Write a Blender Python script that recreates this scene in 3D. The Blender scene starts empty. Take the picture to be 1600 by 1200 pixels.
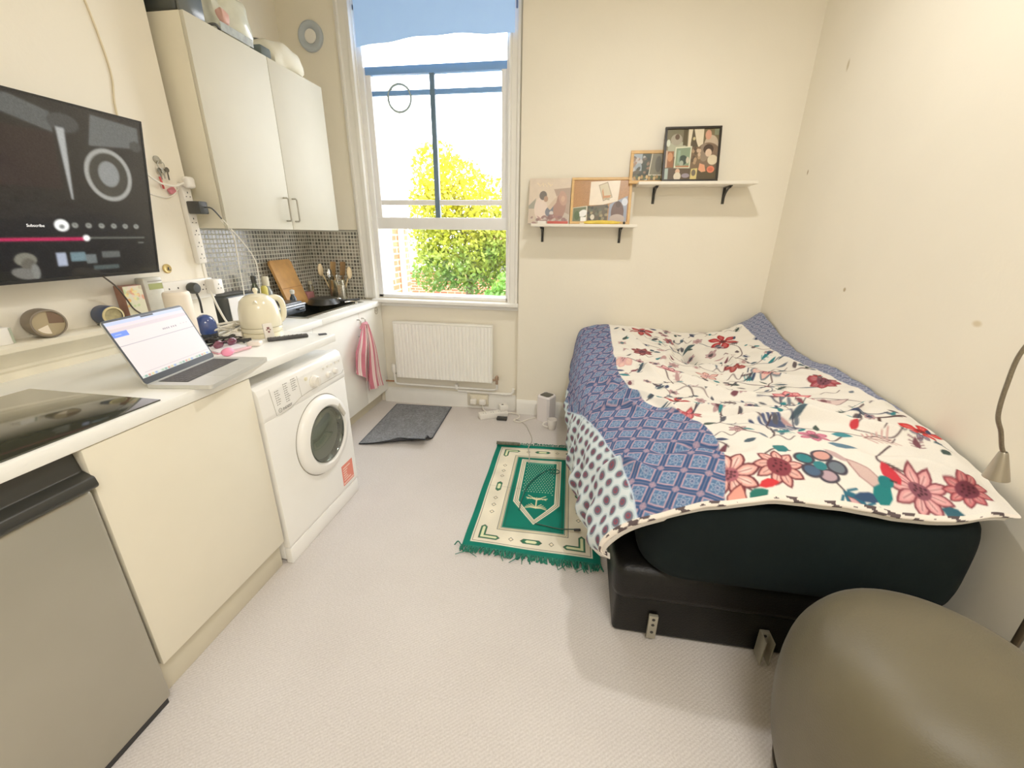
import bpy, bmesh, math, random
import numpy as np
from mathutils import Vector, Matrix, Euler

random.seed(7)
RNG = np.random.default_rng(7)
SC = bpy.context.scene
COL = SC.collection
PI = math.pi

# ------------------------------------------------------------------ colour / materials
def lin(c):
    out = []
    for v in c[:3]:
        v = v / 255.0
        out.append(v / 12.92 if v <= 0.04045 else ((v + 0.055) / 1.055) ** 2.4)
    return (out[0], out[1], out[2], 1.0)

def lin_arr(a):
    a = np.clip(a, 0, 1)
    return np.where(a <= 0.04045, a / 12.92, ((a + 0.055) / 1.055) ** 2.4)

def new_mat(name):
    m = bpy.data.materials.new(name)
    m.use_nodes = True
    nt = m.node_tree
    return m, nt, nt.nodes['Principled BSDF']

def mat(name, rgb, rough=0.5, metal=0.0, var=0.05, vscale=9.0, bump=0.0, bscale=60.0, coat=0.0,
        emis=None, estr=0.0, spec=0.5, sheen=0.0, alpha=1.0, trans=0.0, detail=3.0):
    m, nt, b = new_mat(name)
    N, L = nt.nodes, nt.links
    tc = N.new('ShaderNodeTexCoord')
    nz = N.new('ShaderNodeTexNoise'); nz.inputs['Scale'].default_value = vscale; nz.inputs['Detail'].default_value = detail
    L.new(tc.outputs['Object'], nz.inputs['Vector'])
    rp = N.new('ShaderNodeValToRGB')
    c = lin(rgb)
    rp.color_ramp.elements[0].position = 0.3; rp.color_ramp.elements[1].position = 0.7
    rp.color_ramp.elements[0].color = tuple(max(0, x * (1 - var)) for x in c[:3]) + (1,)
    rp.color_ramp.elements[1].color = tuple(min(1, x * (1 + var)) for x in c[:3]) + (1,)
    L.new(nz.outputs['Fac'], rp.inputs['Fac'])
    L.new(rp.outputs['Color'], b.inputs['Base Color'])
    b.inputs['Roughness'].default_value = rough
    b.inputs['Metallic'].default_value = metal
    b.inputs['Specular IOR Level'].default_value = spec
    if coat: b.inputs['Coat Weight'].default_value = coat; b.inputs['Coat Roughness'].default_value = 0.08
    if sheen: b.inputs['Sheen Weight'].default_value = sheen
    if alpha < 1: b.inputs['Alpha'].default_value = alpha
    if trans: b.inputs['Transmission Weight'].default_value = trans
    if emis is not None:
        b.inputs['Emission Color'].default_value = lin(emis); b.inputs['Emission Strength'].default_value = estr
    if bump:
        n2 = N.new('ShaderNodeTexNoise'); n2.inputs['Scale'].default_value = bscale; n2.inputs['Detail'].default_value = 4
        L.new(tc.outputs['Object'], n2.inputs['Vector'])
        bp = N.new('ShaderNodeBump'); bp.inputs['Strength'].default_value = bump; bp.inputs['Distance'].default_value = 0.01
        L.new(n2.outputs['Fac'], bp.inputs['Height']); L.new(bp.outputs['Normal'], b.inputs['Normal'])
    return m

def paint_mat(name, rough=0.6, emis=0.0, bump=0.0, bscale=250, coat=0.0, spec=0.4, base=1.0):
    m, nt, b = new_mat(name)
    N, L = nt.nodes, nt.links
    at = N.new('ShaderNodeAttribute'); at.attribute_name = 'paint'
    tc = N.new('ShaderNodeTexCoord')
    nz = N.new('ShaderNodeTexNoise'); nz.inputs['Scale'].default_value = bscale; nz.inputs['Detail'].default_value = 2
    L.new(tc.outputs['Object'], nz.inputs['Vector'])
    mr = N.new('ShaderNodeMapRange'); mr.inputs['To Min'].default_value = 0.92 * base; mr.inputs['To Max'].default_value = 1.06 * base
    L.new(nz.outputs['Fac'], mr.inputs['Value'])
    mx = N.new('ShaderNodeVectorMath'); mx.operation = 'SCALE'
    L.new(at.outputs['Color'], mx.inputs[0]); L.new(mr.outputs['Result'], mx.inputs['Scale'])
    L.new(mx.outputs['Vector'], b.inputs['Base Color'])
    b.inputs['Roughness'].default_value = rough
    b.inputs['Specular IOR Level'].default_value = spec
    if coat: b.inputs['Coat Weight'].default_value = coat; b.inputs['Coat Roughness'].default_value = 0.05
    if emis:
        L.new(at.outputs['Color'], b.inputs['Emission Color']); b.inputs['Emission Strength'].default_value = emis
    if bump:
        bp = N.new('ShaderNodeBump'); bp.inputs['Strength'].default_value = bump; bp.inputs['Distance'].default_value = 0.004
        L.new(nz.outputs['Fac'], bp.inputs['Height']); L.new(bp.outputs['Normal'], b.inputs['Normal'])
    return m

def glass_mat(name, tint=(1, 1, 1), gloss=0.06, rough=0.02):
    m = bpy.data.materials.new(name); m.use_nodes = True
    nt = m.node_tree; N, L = nt.nodes, nt.links
    N.remove(N['Principled BSDF'])
    out = N['Material Output']
    tr = N.new('ShaderNodeBsdfTransparent'); tr.inputs['Color'].default_value = tuple(tint) + (1,)
    gl = N.new('ShaderNodeBsdfGlossy'); gl.inputs['Roughness'].default_value = rough
    fr = N.new('ShaderNodeLayerWeight'); fr.inputs['Blend'].default_value = 0.3
    mu = N.new('ShaderNodeMath'); mu.operation = 'MULTIPLY_ADD'; mu.inputs[1].default_value = 0.5; mu.inputs[2].default_value = gloss
    L.new(fr.outputs['Fresnel'], mu.inputs[0])
    mx = N.new('ShaderNodeMixShader'); L.new(mu.outputs[0], mx.inputs['Fac'])
    L.new(tr.outputs[0], mx.inputs[1]); L.new(gl.outputs[0], mx.inputs[2]); L.new(mx.outputs[0], out.inputs['Surface'])
    return m

# ------------------------------------------------------------------ mesh builder
class B:
    def __init__(self): self.bm = bmesh.new()
    def _bev(self, verts, bev, seg):
        if bev > 0:
            ed = list({e for v in verts for e in v.link_edges})
            bmesh.ops.bevel(self.bm, geom=ed, offset=bev, segments=seg, profile=0.5, affect='EDGES', clamp_overlap=True)
    def box(self, x0, x1, y0, y1, z0, z1, bev=0.0, seg=2, rot=None, piv=None):
        c = Vector(((x0 + x1) / 2, (y0 + y1) / 2, (z0 + z1) / 2))
        M = Matrix.Translation(c) @ Matrix.Diagonal((abs(x1 - x0), abs(y1 - y0), abs(z1 - z0), 1))
        if rot is not None:
            p = Vector(piv) if piv is not None else c
            M = Matrix.Translation(p) @ Euler(rot).to_matrix().to_4x4() @ Matrix.Translation(-p) @ M
        r = bmesh.ops.create_cube(self.bm, size=1, matrix=M)
        self._bev(r['verts'], bev, seg)
        return self
    def tube(self, pts, r, n=8, caps=True, sub=0, r1=None):
        P = [Vector(p) for p in pts]
        if sub:
            P = [Vector(p) for p in catmull(np.array([tuple(p) for p in P]), sub)]
        K = len(P)
        t0 = (P[1] - P[0]).normalized()
        a = Vector((0, 0, 1)) if abs(t0.z) < 0.9 else Vector((1, 0, 0))
        u = t0.cross(a).normalized()
        rings = []
        for i in range(K):
            t = (P[min(i + 1, K - 1)] - P[max(i - 1, 0)])
            if t.length < 1e-9: t = t0
            t.normalize()
            u = (u - t * u.dot(t))
            if u.length < 1e-6: u = t.orthogonal()
            u.normalize(); w = t.cross(u)
            rr = r if r1 is None else r + (r1 - r) * i / (K - 1)
            rings.append([self.bm.verts.new(P[i] + (u * math.cos(2 * PI * k / n) + w * math.sin(2 * PI * k / n)) * rr) for k in range(n)])
        for i in range(K - 1):
            for k in range(n):
                self.bm.faces.new((rings[i][k], rings[i][(k + 1) % n], rings[i + 1][(k + 1) % n], rings[i + 1][k]))
        if caps:
            self.bm.faces.new(rings[0][::-1]); self.bm.faces.new(rings[-1])
        return self
    def lathe(self, prof, loc=(0, 0, 0), n=32, axis=None, scale=(1, 1), caps=True):
        M = Matrix.Translation(Vector(loc))
        if axis is not None:
            q = Vector((0, 0, 1)).rotation_difference(Vector(axis).normalized())
            M = M @ q.to_matrix().to_4x4()
        rings = []
        for r, z in prof:
            if r < 1e-6: rings.append([self.bm.verts.new(M @ Vector((0, 0, z)))])
            else: rings.append([self.bm.verts.new(M @ Vector((r * scale[0] * math.cos(2 * PI * k / n), r * scale[1] * math.sin(2 * PI * k / n), z))) for k in range(n)])
        for i in range(len(rings) - 1):
            A, C = rings[i], rings[i + 1]
            for k in range(n):
                k2 = (k + 1) % n
                if len(A) == 1 and len(C) == 1: break
                if len(A) == 1: self.bm.faces.new((A[0], C[k2], C[k]))
                elif len(C) == 1: self.bm.faces.new((A[k], A[k2], C[0]))
                else: self.bm.faces.new((A[k], A[k2], C[k2], C[k]))
        if caps:
            if len(rings[0]) > 1: self.bm.faces.new(rings[0][::-1])
            if len(rings[-1]) > 1: self.bm.faces.new(rings[-1])
        return self
    def sphere(self, c, r, n=16):
        if not hasattr(r, '__len__'): r = (r, r, r)
        M = Matrix.Translation(Vector(c)) @ Matrix.Diagonal((r[0], r[1], r[2], 1))
        bmesh.ops.create_uvsphere(self.bm, u_segments=n, v_segments=max(6, n // 2), radius=1, matrix=M)
        return self
    def poly(self, pts):
        self.bm.faces.new([self.bm.verts.new(Vector(p)) for p in pts]); return self
    def prism(self, pts, d, bev=0.0, seg=2):
        d = Vector(d)
        a = [self.bm.verts.new(Vector(p)) for p in pts]
        b = [self.bm.verts.new(Vector(p) + d) for p in pts]
        self.bm.faces.new(a[::-1]); self.bm.faces.new(b)
        k = len(a)
        for i in range(k): self.bm.faces.new((a[i], a[(i + 1) % k], b[(i + 1) % k], b[i]))
        if bev: self._bev(a + b, bev, seg)
        return self
    def grid(self, G):
        G = np.asarray(G); nv, nu = G.shape[:2]
        V = [[self.bm.verts.new(Vector(G[j, i])) for i in range(nu)] for j in range(nv)]
        for j in range(nv - 1):
            for i in range(nu - 1):
                self.bm.faces.new((V[j][i], V[j][i + 1], V[j + 1][i + 1], V[j + 1][i]))
        return self
    def text(self, s, size, M, depth=0.0006, align='LEFT'):
        cu = bpy.data.curves.new('lettering', 'FONT'); cu.body = s; cu.size = size; cu.extrude = depth; cu.align_x = align
        cu.resolution_u = 3
        o = bpy.data.objects.new('lettering', cu); COL.objects.link(o)
        dg = bpy.context.evaluated_depsgraph_get(); dg.update()
        me = bpy.data.meshes.new_from_object(o.evaluated_get(dg))
        me.transform(M)
        self.bm.from_mesh(me)
        bpy.data.objects.remove(o); bpy.data.meshes.remove(me); bpy.data.curves.remove(cu)
        return self
    def obj(self, name, m, parent=None, sharp=40, fixn=True):
        if fixn: bmesh.ops.recalc_face_normals(self.bm, faces=self.bm.faces)
        me = bpy.data.meshes.new(name)
        self.bm.to_mesh(me); self.bm.free()
        return link(name, me, m, parent, sharp)

# the near worktop stands a little higher than the far one; its things were measured on the far height
KN, HN, HF, HCAM = .9326, .94, .905, 1.424
NEAR = False
def near_pt(p): return (p[0] * KN, p[1] * KN, HN + (p[2] - HF) * KN)
NEARM = Matrix(((KN, 0, 0, 0), (0, KN, 0, 0), (0, 0, KN, HN - HF * KN), (0, 0, 0, 1)))

def world_loc(o):
    v = Vector((0, 0, 0))
    while o is not None:
        v += o.location; o = o.parent
    return v

def link(name, me, m, parent=None, sharp=40):
    if NEAR: me.transform(NEARM)
    for p in me.polygons: p.use_smooth = True
    me.set_sharp_from_angle(angle=math.radians(sharp))
    if m is not None: me.materials.append(m)
    o = bpy.data.objects.new(name, me); COL.objects.link(o)
    if parent is not None:
        me.transform(Matrix.Translation(-world_loc(parent)))
        o.parent = parent
    else:
        n = len(me.vertices)
        co = np.empty(n * 3, np.float32); me.vertices.foreach_get('co', co); co = co.reshape(-1, 3)
        c = Vector(((co[:, 0].min() + co[:, 0].max()) / 2, (co[:, 1].min() + co[:, 1].max()) / 2, co[:, 2].min()))
        c = Vector([float(x) for x in c])
        me.transform(Matrix.Translation(-c)); o.location = c
    return o

def catmull(P, sub):
    P = np.asarray(P, float); n = len(P)
    Q = np.vstack([2 * P[0] - P[1], P, 2 * P[-1] - P[-2]])
    out = []
    for i in range(n - 1):
        p0, p1, p2, p3 = Q[i], Q[i + 1], Q[i + 2], Q[i + 3]
        for k in range(sub):
            t = k / sub
            out.append(0.5 * (2 * p1 + (p2 - p0) * t + (2 * p0 - 5 * p1 + 4 * p2 - p3) * t * t + (3 * p1 - p0 - 3 * p2 + p3) * t ** 3))
    out.append(P[-1])
    return np.array(out)

def tag(o, label, cat, group=None, kind=None):
    o['label'] = label
    o['category'] = cat
    if group: o['group'] = group
    if kind: o['kind'] = kind
    return o

def thing(name, label, cat, loc=(0, 0, 0), group=None):
    o = bpy.data.objects.new(name, None); COL.objects.link(o)
    o.location = near_pt(loc) if NEAR else loc; o.empty_display_size = 0.05
    return tag(o, label, cat, group)

def struct(o, label=None):
    o['kind'] = 'structure'
    if label: o['label'] = label
    return o

# ------------------------------------------------------------------ painter (numpy raster -> colour attribute on dense mesh)
class Cv:
    def __init__(self, x0, x1, y0, y1, res, bg):
        self.x0, self.y0, self.res = x0, y0, res
        self.nx = max(2, int(round((x1 - x0) / res)) + 1); self.ny = max(2, int(round((y1 - y0) / res)) + 1)
        self.x1, self.y1 = x0 + (self.nx - 1) * res, y0 + (self.ny - 1) * res
        xs = x0 + np.arange(self.nx) * res; ys = y0 + np.arange(self.ny) * res
        self.X, self.Y = np.meshgrid(xs, ys)
        self.A = np.empty((self.ny, self.nx, 3)); self.A[:] = np.array(bg) / 255.0
        self.clip = None
    def win(self, xa, xb, ya, yb):
        p = 2 * self.res
        i0 = max(0, int((xa - p - self.x0) / self.res)); i1 = min(self.nx, int((xb + p - self.x0) / self.res) + 2)
        j0 = max(0, int((ya - p - self.y0) / self.res)); j1 = min(self.ny, int((yb + p - self.y0) / self.res) + 2)
        if i1 <= i0 or j1 <= j0: return None
        return slice(j0, j1), slice(i0, i1)
    def blend(self, w, d, col, a=1.0):
        k = np.clip(0.5 - d / self.res, 0, 1) * a
        if self.clip is not None: k = k * self.clip[w]
        self.A[w] = self.A[w] * (1 - k[..., None]) + (np.array(col) / 255.0) * k[..., None]
    def ell(self, cx, cy, a, b, ang, col, al=1.0):
        m = max(a, b); w = self.win(cx - m, cx + m, cy - m, cy + m)
        if w is None: return
        x, y = self.X[w] - cx, self.Y[w] - cy
        c, s = math.cos(ang), math.sin(ang)
        u, v = (x * c + y * s) / a, (-x * s + y * c) / b
        r = np.sqrt(u * u + v * v)
        self.blend(w, (r - 1) * min(a, b), col, al)
    def line(self, pts, wd, col, al=1.0, close=False):
        P = [np.array(p, float) for p in pts]
        if close: P = P + [P[0]]
        xs = [p[0] for p in P]; ys = [p[1] for p in P]
        w = self.win(min(xs) - wd, max(xs) + wd, min(ys) - wd, max(ys) + wd)
        if w is None: return
        x, y = self.X[w], self.Y[w]
        D = np.full(x.shape, 1e9)
        for p, q in zip(P[:-1], P[1:]):
            d = q - p; L = d @ d + 1e-12
            t = np.clip(((x - p[0]) * d[0] + (y - p[1]) * d[1]) / L, 0, 1)
            D = np.minimum(D, np.hypot(x - p[0] - t * d[0], y - p[1] - t * d[1]))
        self.blend(w, D - wd / 2, col, al)
    def pol(self, pts, col, al=1.0):
        P = np.array(pts, float)
        w = self.win(P[:, 0].min(), P[:, 0].max(), P[:, 1].min(), P[:, 1].max())
        if w is None: return
        x, y = self.X[w], self.Y[w]
        D = np.full(x.shape, 1e9); ins = np.zeros(x.shape, bool)
        for p, q in zip(P, np.roll(P, -1, 0)):
            d = q - p; L = d @ d + 1e-12
            t = np.clip(((x - p[0]) * d[0] + (y - p[1]) * d[1]) / L, 0, 1)
            D = np.minimum(D, np.hypot(x - p[0] - t * d[0], y - p[1] - t * d[1]))
            c = ((p[1] > y) != (q[1] > y))
            with np.errstate(divide='ignore', invalid='ignore'):
                xi = p[0] + (y - p[1]) * d[0] / (d[1] if abs(d[1]) > 1e-12 else 1e-12)
            ins ^= c & (x < xi)
        self.blend(w, np.where(ins, -D, D), col, al)
    def rect(self, xa, xb, ya, yb, col, al=1.0):
        self.pol([(xa, ya), (xb, ya), (xb, yb), (xa, yb)], col, al)
    def noise(self, amp, cells):
        a = RNG.random((cells + 2, cells + 2))
        yi = np.linspace(0, cells, self.ny); xi = np.linspace(0, cells, self.nx)
        y0 = yi.astype(int); x0 = xi.astype(int); fy = (yi - y0)[:, None]; fx = (xi - x0)[None]
        n = (a[y0][:, x0] * (1 - fy) * (1 - fx) + a[y0 + 1][:, x0] * fy * (1 - fx) + a[y0][:, x0 + 1] * (1 - fy) * fx + a[y0 + 1][:, x0 + 1] * fy * fx)
        self.A *= (1 + amp * (n - 0.5))[..., None]
    def sample(self, s, t):
        fx = np.clip((s - self.x0) / self.res, 0, self.nx - 1.001); fy = np.clip((t - self.y0) / self.res, 0, self.ny - 1.001)
        i, j = fx.astype(int), fy.astype(int); u, v = (fx - i)[..., None], (fy - j)[..., None]
        A = self.A
        return A[j, i] * (1 - u) * (1 - v) + A[j, i + 1] * u * (1 - v) + A[j + 1, i] * (1 - u) * v + A[j + 1, i + 1] * u * v

def grid_mesh(name, V, Cc, m, parent=None, sharp=180):
    nv, nu = V.shape[:2]
    me = bpy.data.meshes.new(name)
    me.vertices.add(nv * nu); me.vertices.foreach_set('co', V.reshape(-1).astype(np.float32))
    idx = np.arange(nv * nu).reshape(nv, nu)
    q = np.stack([idx[:-1, :-1], idx[:-1, 1:], idx[1:, 1:], idx[1:, :-1]], -1).reshape(-1, 4)
    nf = len(q)
    me.loops.add(nf * 4); me.loops.foreach_set('vertex_index', q.reshape(-1).astype(np.int32))
    me.polygons.add(nf); me.polygons.foreach_set('loop_start', np.arange(0, nf * 4, 4, dtype=np.int32))
    me.update(calc_edges=True); me.validate()
    at = me.color_attributes.new('paint', 'FLOAT_COLOR', 'POINT')
    C4 = np.ones((nv * nu, 4), np.float32); C4[:, :3] = lin_arr(Cc.reshape(-1, 3))
    at.data.foreach_set('color', C4.reshape(-1))
    o = link(name, me, m, parent, 180)
    return o

def flat(name, cv, fn, m, parent=None):
    """canvas shown on a flat or curved sheet: fn(X, Y) -> (...,3)"""
    return grid_mesh(name, fn(cv.X, cv.Y), cv.A, m, parent)

def plane_fn(o, ux, uy):
    o, ux, uy = np.array(o, float), np.array(ux, float), np.array(uy, float)
    return lambda X, Y: o + X[..., None] * ux + Y[..., None] * uy
# ------------------------------------------------------------------ layout constants
XR = 1.28           # right wall
XTV = -1.90         # chimney breast face
XA = -2.20          # kitchen alcove back
YC = 1.91           # chimney breast corner
YW = 3.24           # wall under / around window
YB = 3.18           # main back wall
YREAR = -1.6
ZC = 3.05
XS = -0.462         # step between window bay and main back wall

# ------------------------------------------------------------------ shared materials
def wall_mat(name, rgb, spots=()):
    m, nt, b = new_mat(name)
    N, L = nt.nodes, nt.links
    geo = N.new('ShaderNodeNewGeometry')
    nz = N.new('ShaderNodeTexNoise'); nz.inputs['Scale'].default_value = 1.6; nz.inputs['Detail'].default_value = 5
    L.new(geo.outputs['Position'], nz.inputs['Vector'])
    c = lin(rgb)
    rp = N.new('ShaderNodeValToRGB')
    rp.color_ramp.elements[0].position = .3; rp.color_ramp.elements[1].position = .7
    rp.color_ramp.elements[0].color = tuple(x * .965 for x in c[:3]) + (1,); rp.color_ramp.elements[1].color = tuple(min(1, x * 1.02) for x in c[:3]) + (1,)
    L.new(nz.outputs['Fac'], rp.inputs['Fac'])
    last = rp.outputs['Color']
    for p, rx, rz, dark in spots:
        sub = N.new('ShaderNodeVectorMath'); sub.operation = 'SUBTRACT'; sub.inputs[1].default_value = p
        L.new(geo.outputs['Position'], sub.inputs[0])
        sc = N.new('ShaderNodeVectorMath'); sc.operation = 'MULTIPLY'; sc.inputs[1].default_value = (1 / rx, 1 / rx, 1 / rz)
        L.new(sub.outputs[0], sc.inputs[0])
        ln = N.new('ShaderNodeVectorMath'); ln.operation = 'LENGTH'; L.new(sc.outputs[0], ln.inputs[0])
        mr = N.new('ShaderNodeMapRange'); mr.inputs['From Min'].default_value = .5; mr.inputs['From Max'].default_value = 1.1
        mr.inputs['To Min'].default_value = 1; mr.inputs['To Max'].default_value = 0
        L.new(ln.outputs['Value'], mr.inputs['Value'])
        mx = N.new('ShaderNodeMix'); mx.data_type = 'RGBA'
        L.new(mr.outputs['Result'], mx.inputs['Factor']); L.new(last, mx.inputs['A']); mx.inputs['B'].default_value = lin(dark)
        last = mx.outputs['Result']
    L.new(last, b.inputs['Base Color'])
    b.inputs['Roughness'].default_value = .55; b.inputs['Specular IOR Level'].default_value = .3
    n2 = N.new('ShaderNodeTexNoise'); n2.inputs['Scale'].default_value = 45; n2.inputs['Detail'].default_value = 6
    L.new(geo.outputs['Position'], n2.inputs['Vector'])
    bp = N.new('ShaderNodeBump'); bp.inputs['Strength'].default_value = .12; bp.inputs['Distance'].default_value = .006
    L.new(n2.outputs['Fac'], bp.inputs['Height']); L.new(bp.outputs['Normal'], b.inputs['Normal'])
    return m

WALLC = (238, 231, 214)
M_wall = wall_mat('wall_paint', WALLC)
M_wall_r = wall_mat('wall_paint_marked', WALLC, [((XR, 1.86, 2.46), .012, .028, (120, 100, 70)), ((XR, 2.78, 2.26), .012, .03, (196, 184, 152)),
                                                ((XR, 2.95, 1.79), .008, .016, (160, 142, 110)), ((XR, 2.29, 1.19), .012, .012, (176, 160, 128)),
                                                ((XR, 1.55, 1.17), .02, .012, (214, 200, 168))])
M_paint = mat('white_gloss_paint', (234, 232, 226), rough=.35, var=.02)
M_ceil = mat('ceiling_paint', (238, 232, 216), rough=.8, var=.02)
M_white = mat('white_laminate', (202, 198, 182), rough=.6, spec=.25, var=.012)
M_cream = mat('cream_laminate', (232, 225, 205), rough=.35, var=.012)
M_side = mat('cabinet_side_laminate', (226, 219, 198), rough=.45, var=.02)
M_plinth = mat('plinth_laminate', (208, 200, 178), rough=.45, var=.02)
M_worktop = mat('white_worktop', (244, 243, 236), rough=.3, var=.015)
M_appl = mat('white_enamel', (246, 245, 241), rough=.28, var=.01, coat=.3)
M_plastic = mat('white_plastic', (236, 232, 224), rough=.35, var=.015)
M_cableW = mat('white_cable', (232, 227, 214), rough=.45, var=.02)
M_black = mat('black_plastic', (34, 34, 34), rough=.4, var=.1)
M_dark = mat('dark_grey_plastic', (62, 64, 62), rough=.5, var=.08)
M_chrome = mat('chrome', (215, 215, 212), rough=.15, metal=1, var=.03)
M_steel = mat('brushed_steel', (176, 172, 160), rough=.33, metal=.9, var=.06, vscale=40)
M_copper = mat('copper_pipe', (176, 130, 104), rough=.35, metal=.8, var=.08)
M_wood = mat('pale_wood', (206, 165, 105), rough=.5, var=.14, vscale=22)
M_grey_emb = mat('grey_print', (150, 146, 138), rough=.5, var=.03)

# carpet -------------------------------------------------------------------------------------
def carpet():
    m, nt, b = new_mat('beige_carpet')
    N, L = nt.nodes, nt.links
    geo = N.new('ShaderNodeNewGeometry')
    def noise(s, d):
        n = N.new('ShaderNodeTexNoise'); n.inputs['Scale'].default_value = s; n.inputs['Detail'].default_value = d
        L.new(geo.outputs['Position'], n.inputs['Vector']); return n
    a, f = noise(2.2, 4), noise(160, 3)
    wv = N.new('ShaderNodeTexWave'); wv.inputs['Scale'].default_value = 32; wv.inputs['Distortion'].default_value = 3; wv.inputs['Detail'].default_value = 2
    wv.inputs['Detail Scale'].default_value = 6
    mp = N.new('ShaderNodeMapping'); mp.inputs['Rotation'].default_value = (0, 0, .9)
    L.new(geo.outputs['Position'], mp.inputs['Vector']); L.new(mp.outputs['Vector'], wv.inputs['Vector'])
    rp = N.new('ShaderNodeValToRGB')
    rp.color_ramp.elements[0].position = .25; rp.color_ramp.elements[0].color = lin((186, 178, 172))
    rp.color_ramp.elements[1].position = .75; rp.color_ramp.elements[1].color = lin((218, 212, 208))
    m1 = N.new('ShaderNodeMath'); m1.operation = 'MULTIPLY_ADD'; m1.inputs[1].default_value = .55
    L.new(f.outputs['Fac'], m1.inputs[0])
    m2 = N.new('ShaderNodeMath'); m2.operation = 'MULTIPLY_ADD'; m2.inputs[1].default_value = .30; m2.inputs[2].default_value = 0
    L.new(a.outputs['Fac'], m2.inputs[0])
    m3 = N.new('ShaderNodeMath'); m3.operation = 'MULTIPLY_ADD'; m3.inputs[1].default_value = .15
    L.new(wv.outputs['Fac'], m3.inputs[0]); L.new(m2.outputs[0], m3.inputs[2]); L.new(m3.outputs[0], m1.inputs[2])
    L.new(m1.outputs[0], rp.inputs['Fac']); L.new(rp.outputs['Color'], b.inputs['Base Color'])
    b.inputs['Roughness'].default_value = .95; b.inputs['Specular IOR Level'].default_value = .1
    bp = N.new('ShaderNodeBump'); bp.inputs['Strength'].default_value = .5; bp.inputs['Distance'].default_value = .006
    L.new(m1.outputs[0], bp.inputs['Height']); L.new(bp.outputs['Normal'], b.inputs['Normal'])
    return m

# ------------------------------------------------------------------ room shell
struct(B().box(XA - .1, XR + .1, YREAR - .1, YW + .2, -.12, 0).obj('floor', carpet()), 'beige woven carpet floor')
struct(B().box(XA - .1, XR + .1, YREAR - .1, YW + .25, ZC, ZC + .1).obj('ceiling', M_ceil), 'pale ceiling')
b = B(); b.box(XTV - .4, XTV, YREAR - .1, YC, 0, ZC); b.box(XA - .1, XA, YC - .05, YW + .25, 0, ZC)
struct(b.obj('wall_left', M_wall), 'cream chimney breast and kitchen alcove wall')
struct(B().box(XR, XR + .1, YREAR - .1, YW + .25, 0, ZC).obj('wall_right', M_wall_r), 'cream right wall with small scuff marks')
struct(B().box(XA - .1, XR + .1, YREAR - .1, YREAR, 0, ZC).obj('wall_rear', M_wall), 'wall behind the camera')
# back wall with window opening
WX0, WX1, WZ0, WZ1 = -1.64, -.545, .93, 2.86
b = B()
b.box(XA - .1, WX0, YW, YW + .2, 0, ZC); b.box(WX1, XR + .1, YW, YW + .2, 0, ZC)
b.box(WX0, WX1, YW, YW + .2, 0, WZ0); b.box(WX0, WX1, YW, YW + .2, WZ1, ZC)
b.box(XS, XR + .1, YB, YW + .01, 0, ZC)
struct(b.obj('wall_back', M_wall), 'cream back wall with window bay')

def skirting(name, x0, x1, y, h, label):
    b = B()
    b.prism([(x0, y, 0), (x0, y - .018, 0), (x0, y - .018, h - .03), (x0, y - .012, h - .012), (x0, y - .006, h), (x0, y, h)], (x1 - x0, 0, 0))
    return struct(b.obj(name, M_paint), label)
skirting('baseboard_back', XS + .001, .14, YB, .125, 'white skirting board behind the bed')
skirting('baseboard_window', -1.66, XS - .001, YW, .135, 'white skirting board below the radiator')

# window -------------------------------------------------------------------------------------
M_wframe = mat('window_paint', (236, 236, 236), rough=.35, var=.02)
M_wframe_flare = mat('window_paint_flare', (112, 160, 222), rough=.4, var=.04)  # blue lens flare put into the colour of top rails and blind roller
M_bar = mat('glazing_bar_backlit', (92, 118, 140), rough=.4, var=.1)  # backlit silhouette and flare tint put into the bar's colour
M_glass = glass_mat('clear_glass', (1, 1, 1), .01)
win = bpy.data.objects.new('window_1', None); COL.objects.link(win); win.location = ((WX0 + WX1) / 2, YW, WZ0)
struct(win, 'tall white sash window')
b = B()
b.box(WX0, -1.592, YW - .005, YW + .19, WZ0, WZ1, .003); b.box(-.572, WX1, YW - .005, YW + .19, WZ0, WZ1, .003)
b.box(WX0, WX1, YW - .005, YW + .19, WZ1 - .03, WZ1); b.box(WX0, WX1, YW - .005, YW + .12, WZ0, .952, .003)
b.obj('window_frame', M_wframe, win)
sash = B()
sash.box(-1.594, -1.552, YW + .015, YW + .055, 1.455, 2.515, .004); sash.box(-.612, -.57, YW + .015, YW + .055, 1.455, 2.515, .004)
sash.box(-1.60, -.56, YW + .01, YW + .06, 1.455, 1.54, .006)
lower = sash.obj('sash_rails', M_wframe, win)
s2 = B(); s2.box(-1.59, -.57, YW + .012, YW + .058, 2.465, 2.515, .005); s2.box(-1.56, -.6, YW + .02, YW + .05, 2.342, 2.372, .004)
s2.obj('top_rail', M_wframe_flare, win)
s3 = B(); s3.box(-1.56, -.6, YW + .02, YW + .05, 1.628, 1.664, .004)
s3.obj('lower_glazing_bar', M_wframe, win)
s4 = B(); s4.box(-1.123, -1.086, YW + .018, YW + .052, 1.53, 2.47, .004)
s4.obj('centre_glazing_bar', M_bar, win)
B().box(-1.556, -.608, YW + .033, YW + .037, 1.53, 2.48).obj('pane', M_glass, win)
B().box(-1.595, -.57, YW + .10, YW + .104, 2.50, WZ1 - .03).obj('pane', M_glass, win)
B().box(-1.595, -.57, YW + .10, YW + .104, .95, 1.47).obj('pane', M_glass, win)
# outer sash meeting rail
B().box(-1.595, -.57, YW + .09, YW + .115, 1.46, 1.50, .003).obj('meeting_rail', M_wframe, win)
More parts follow.
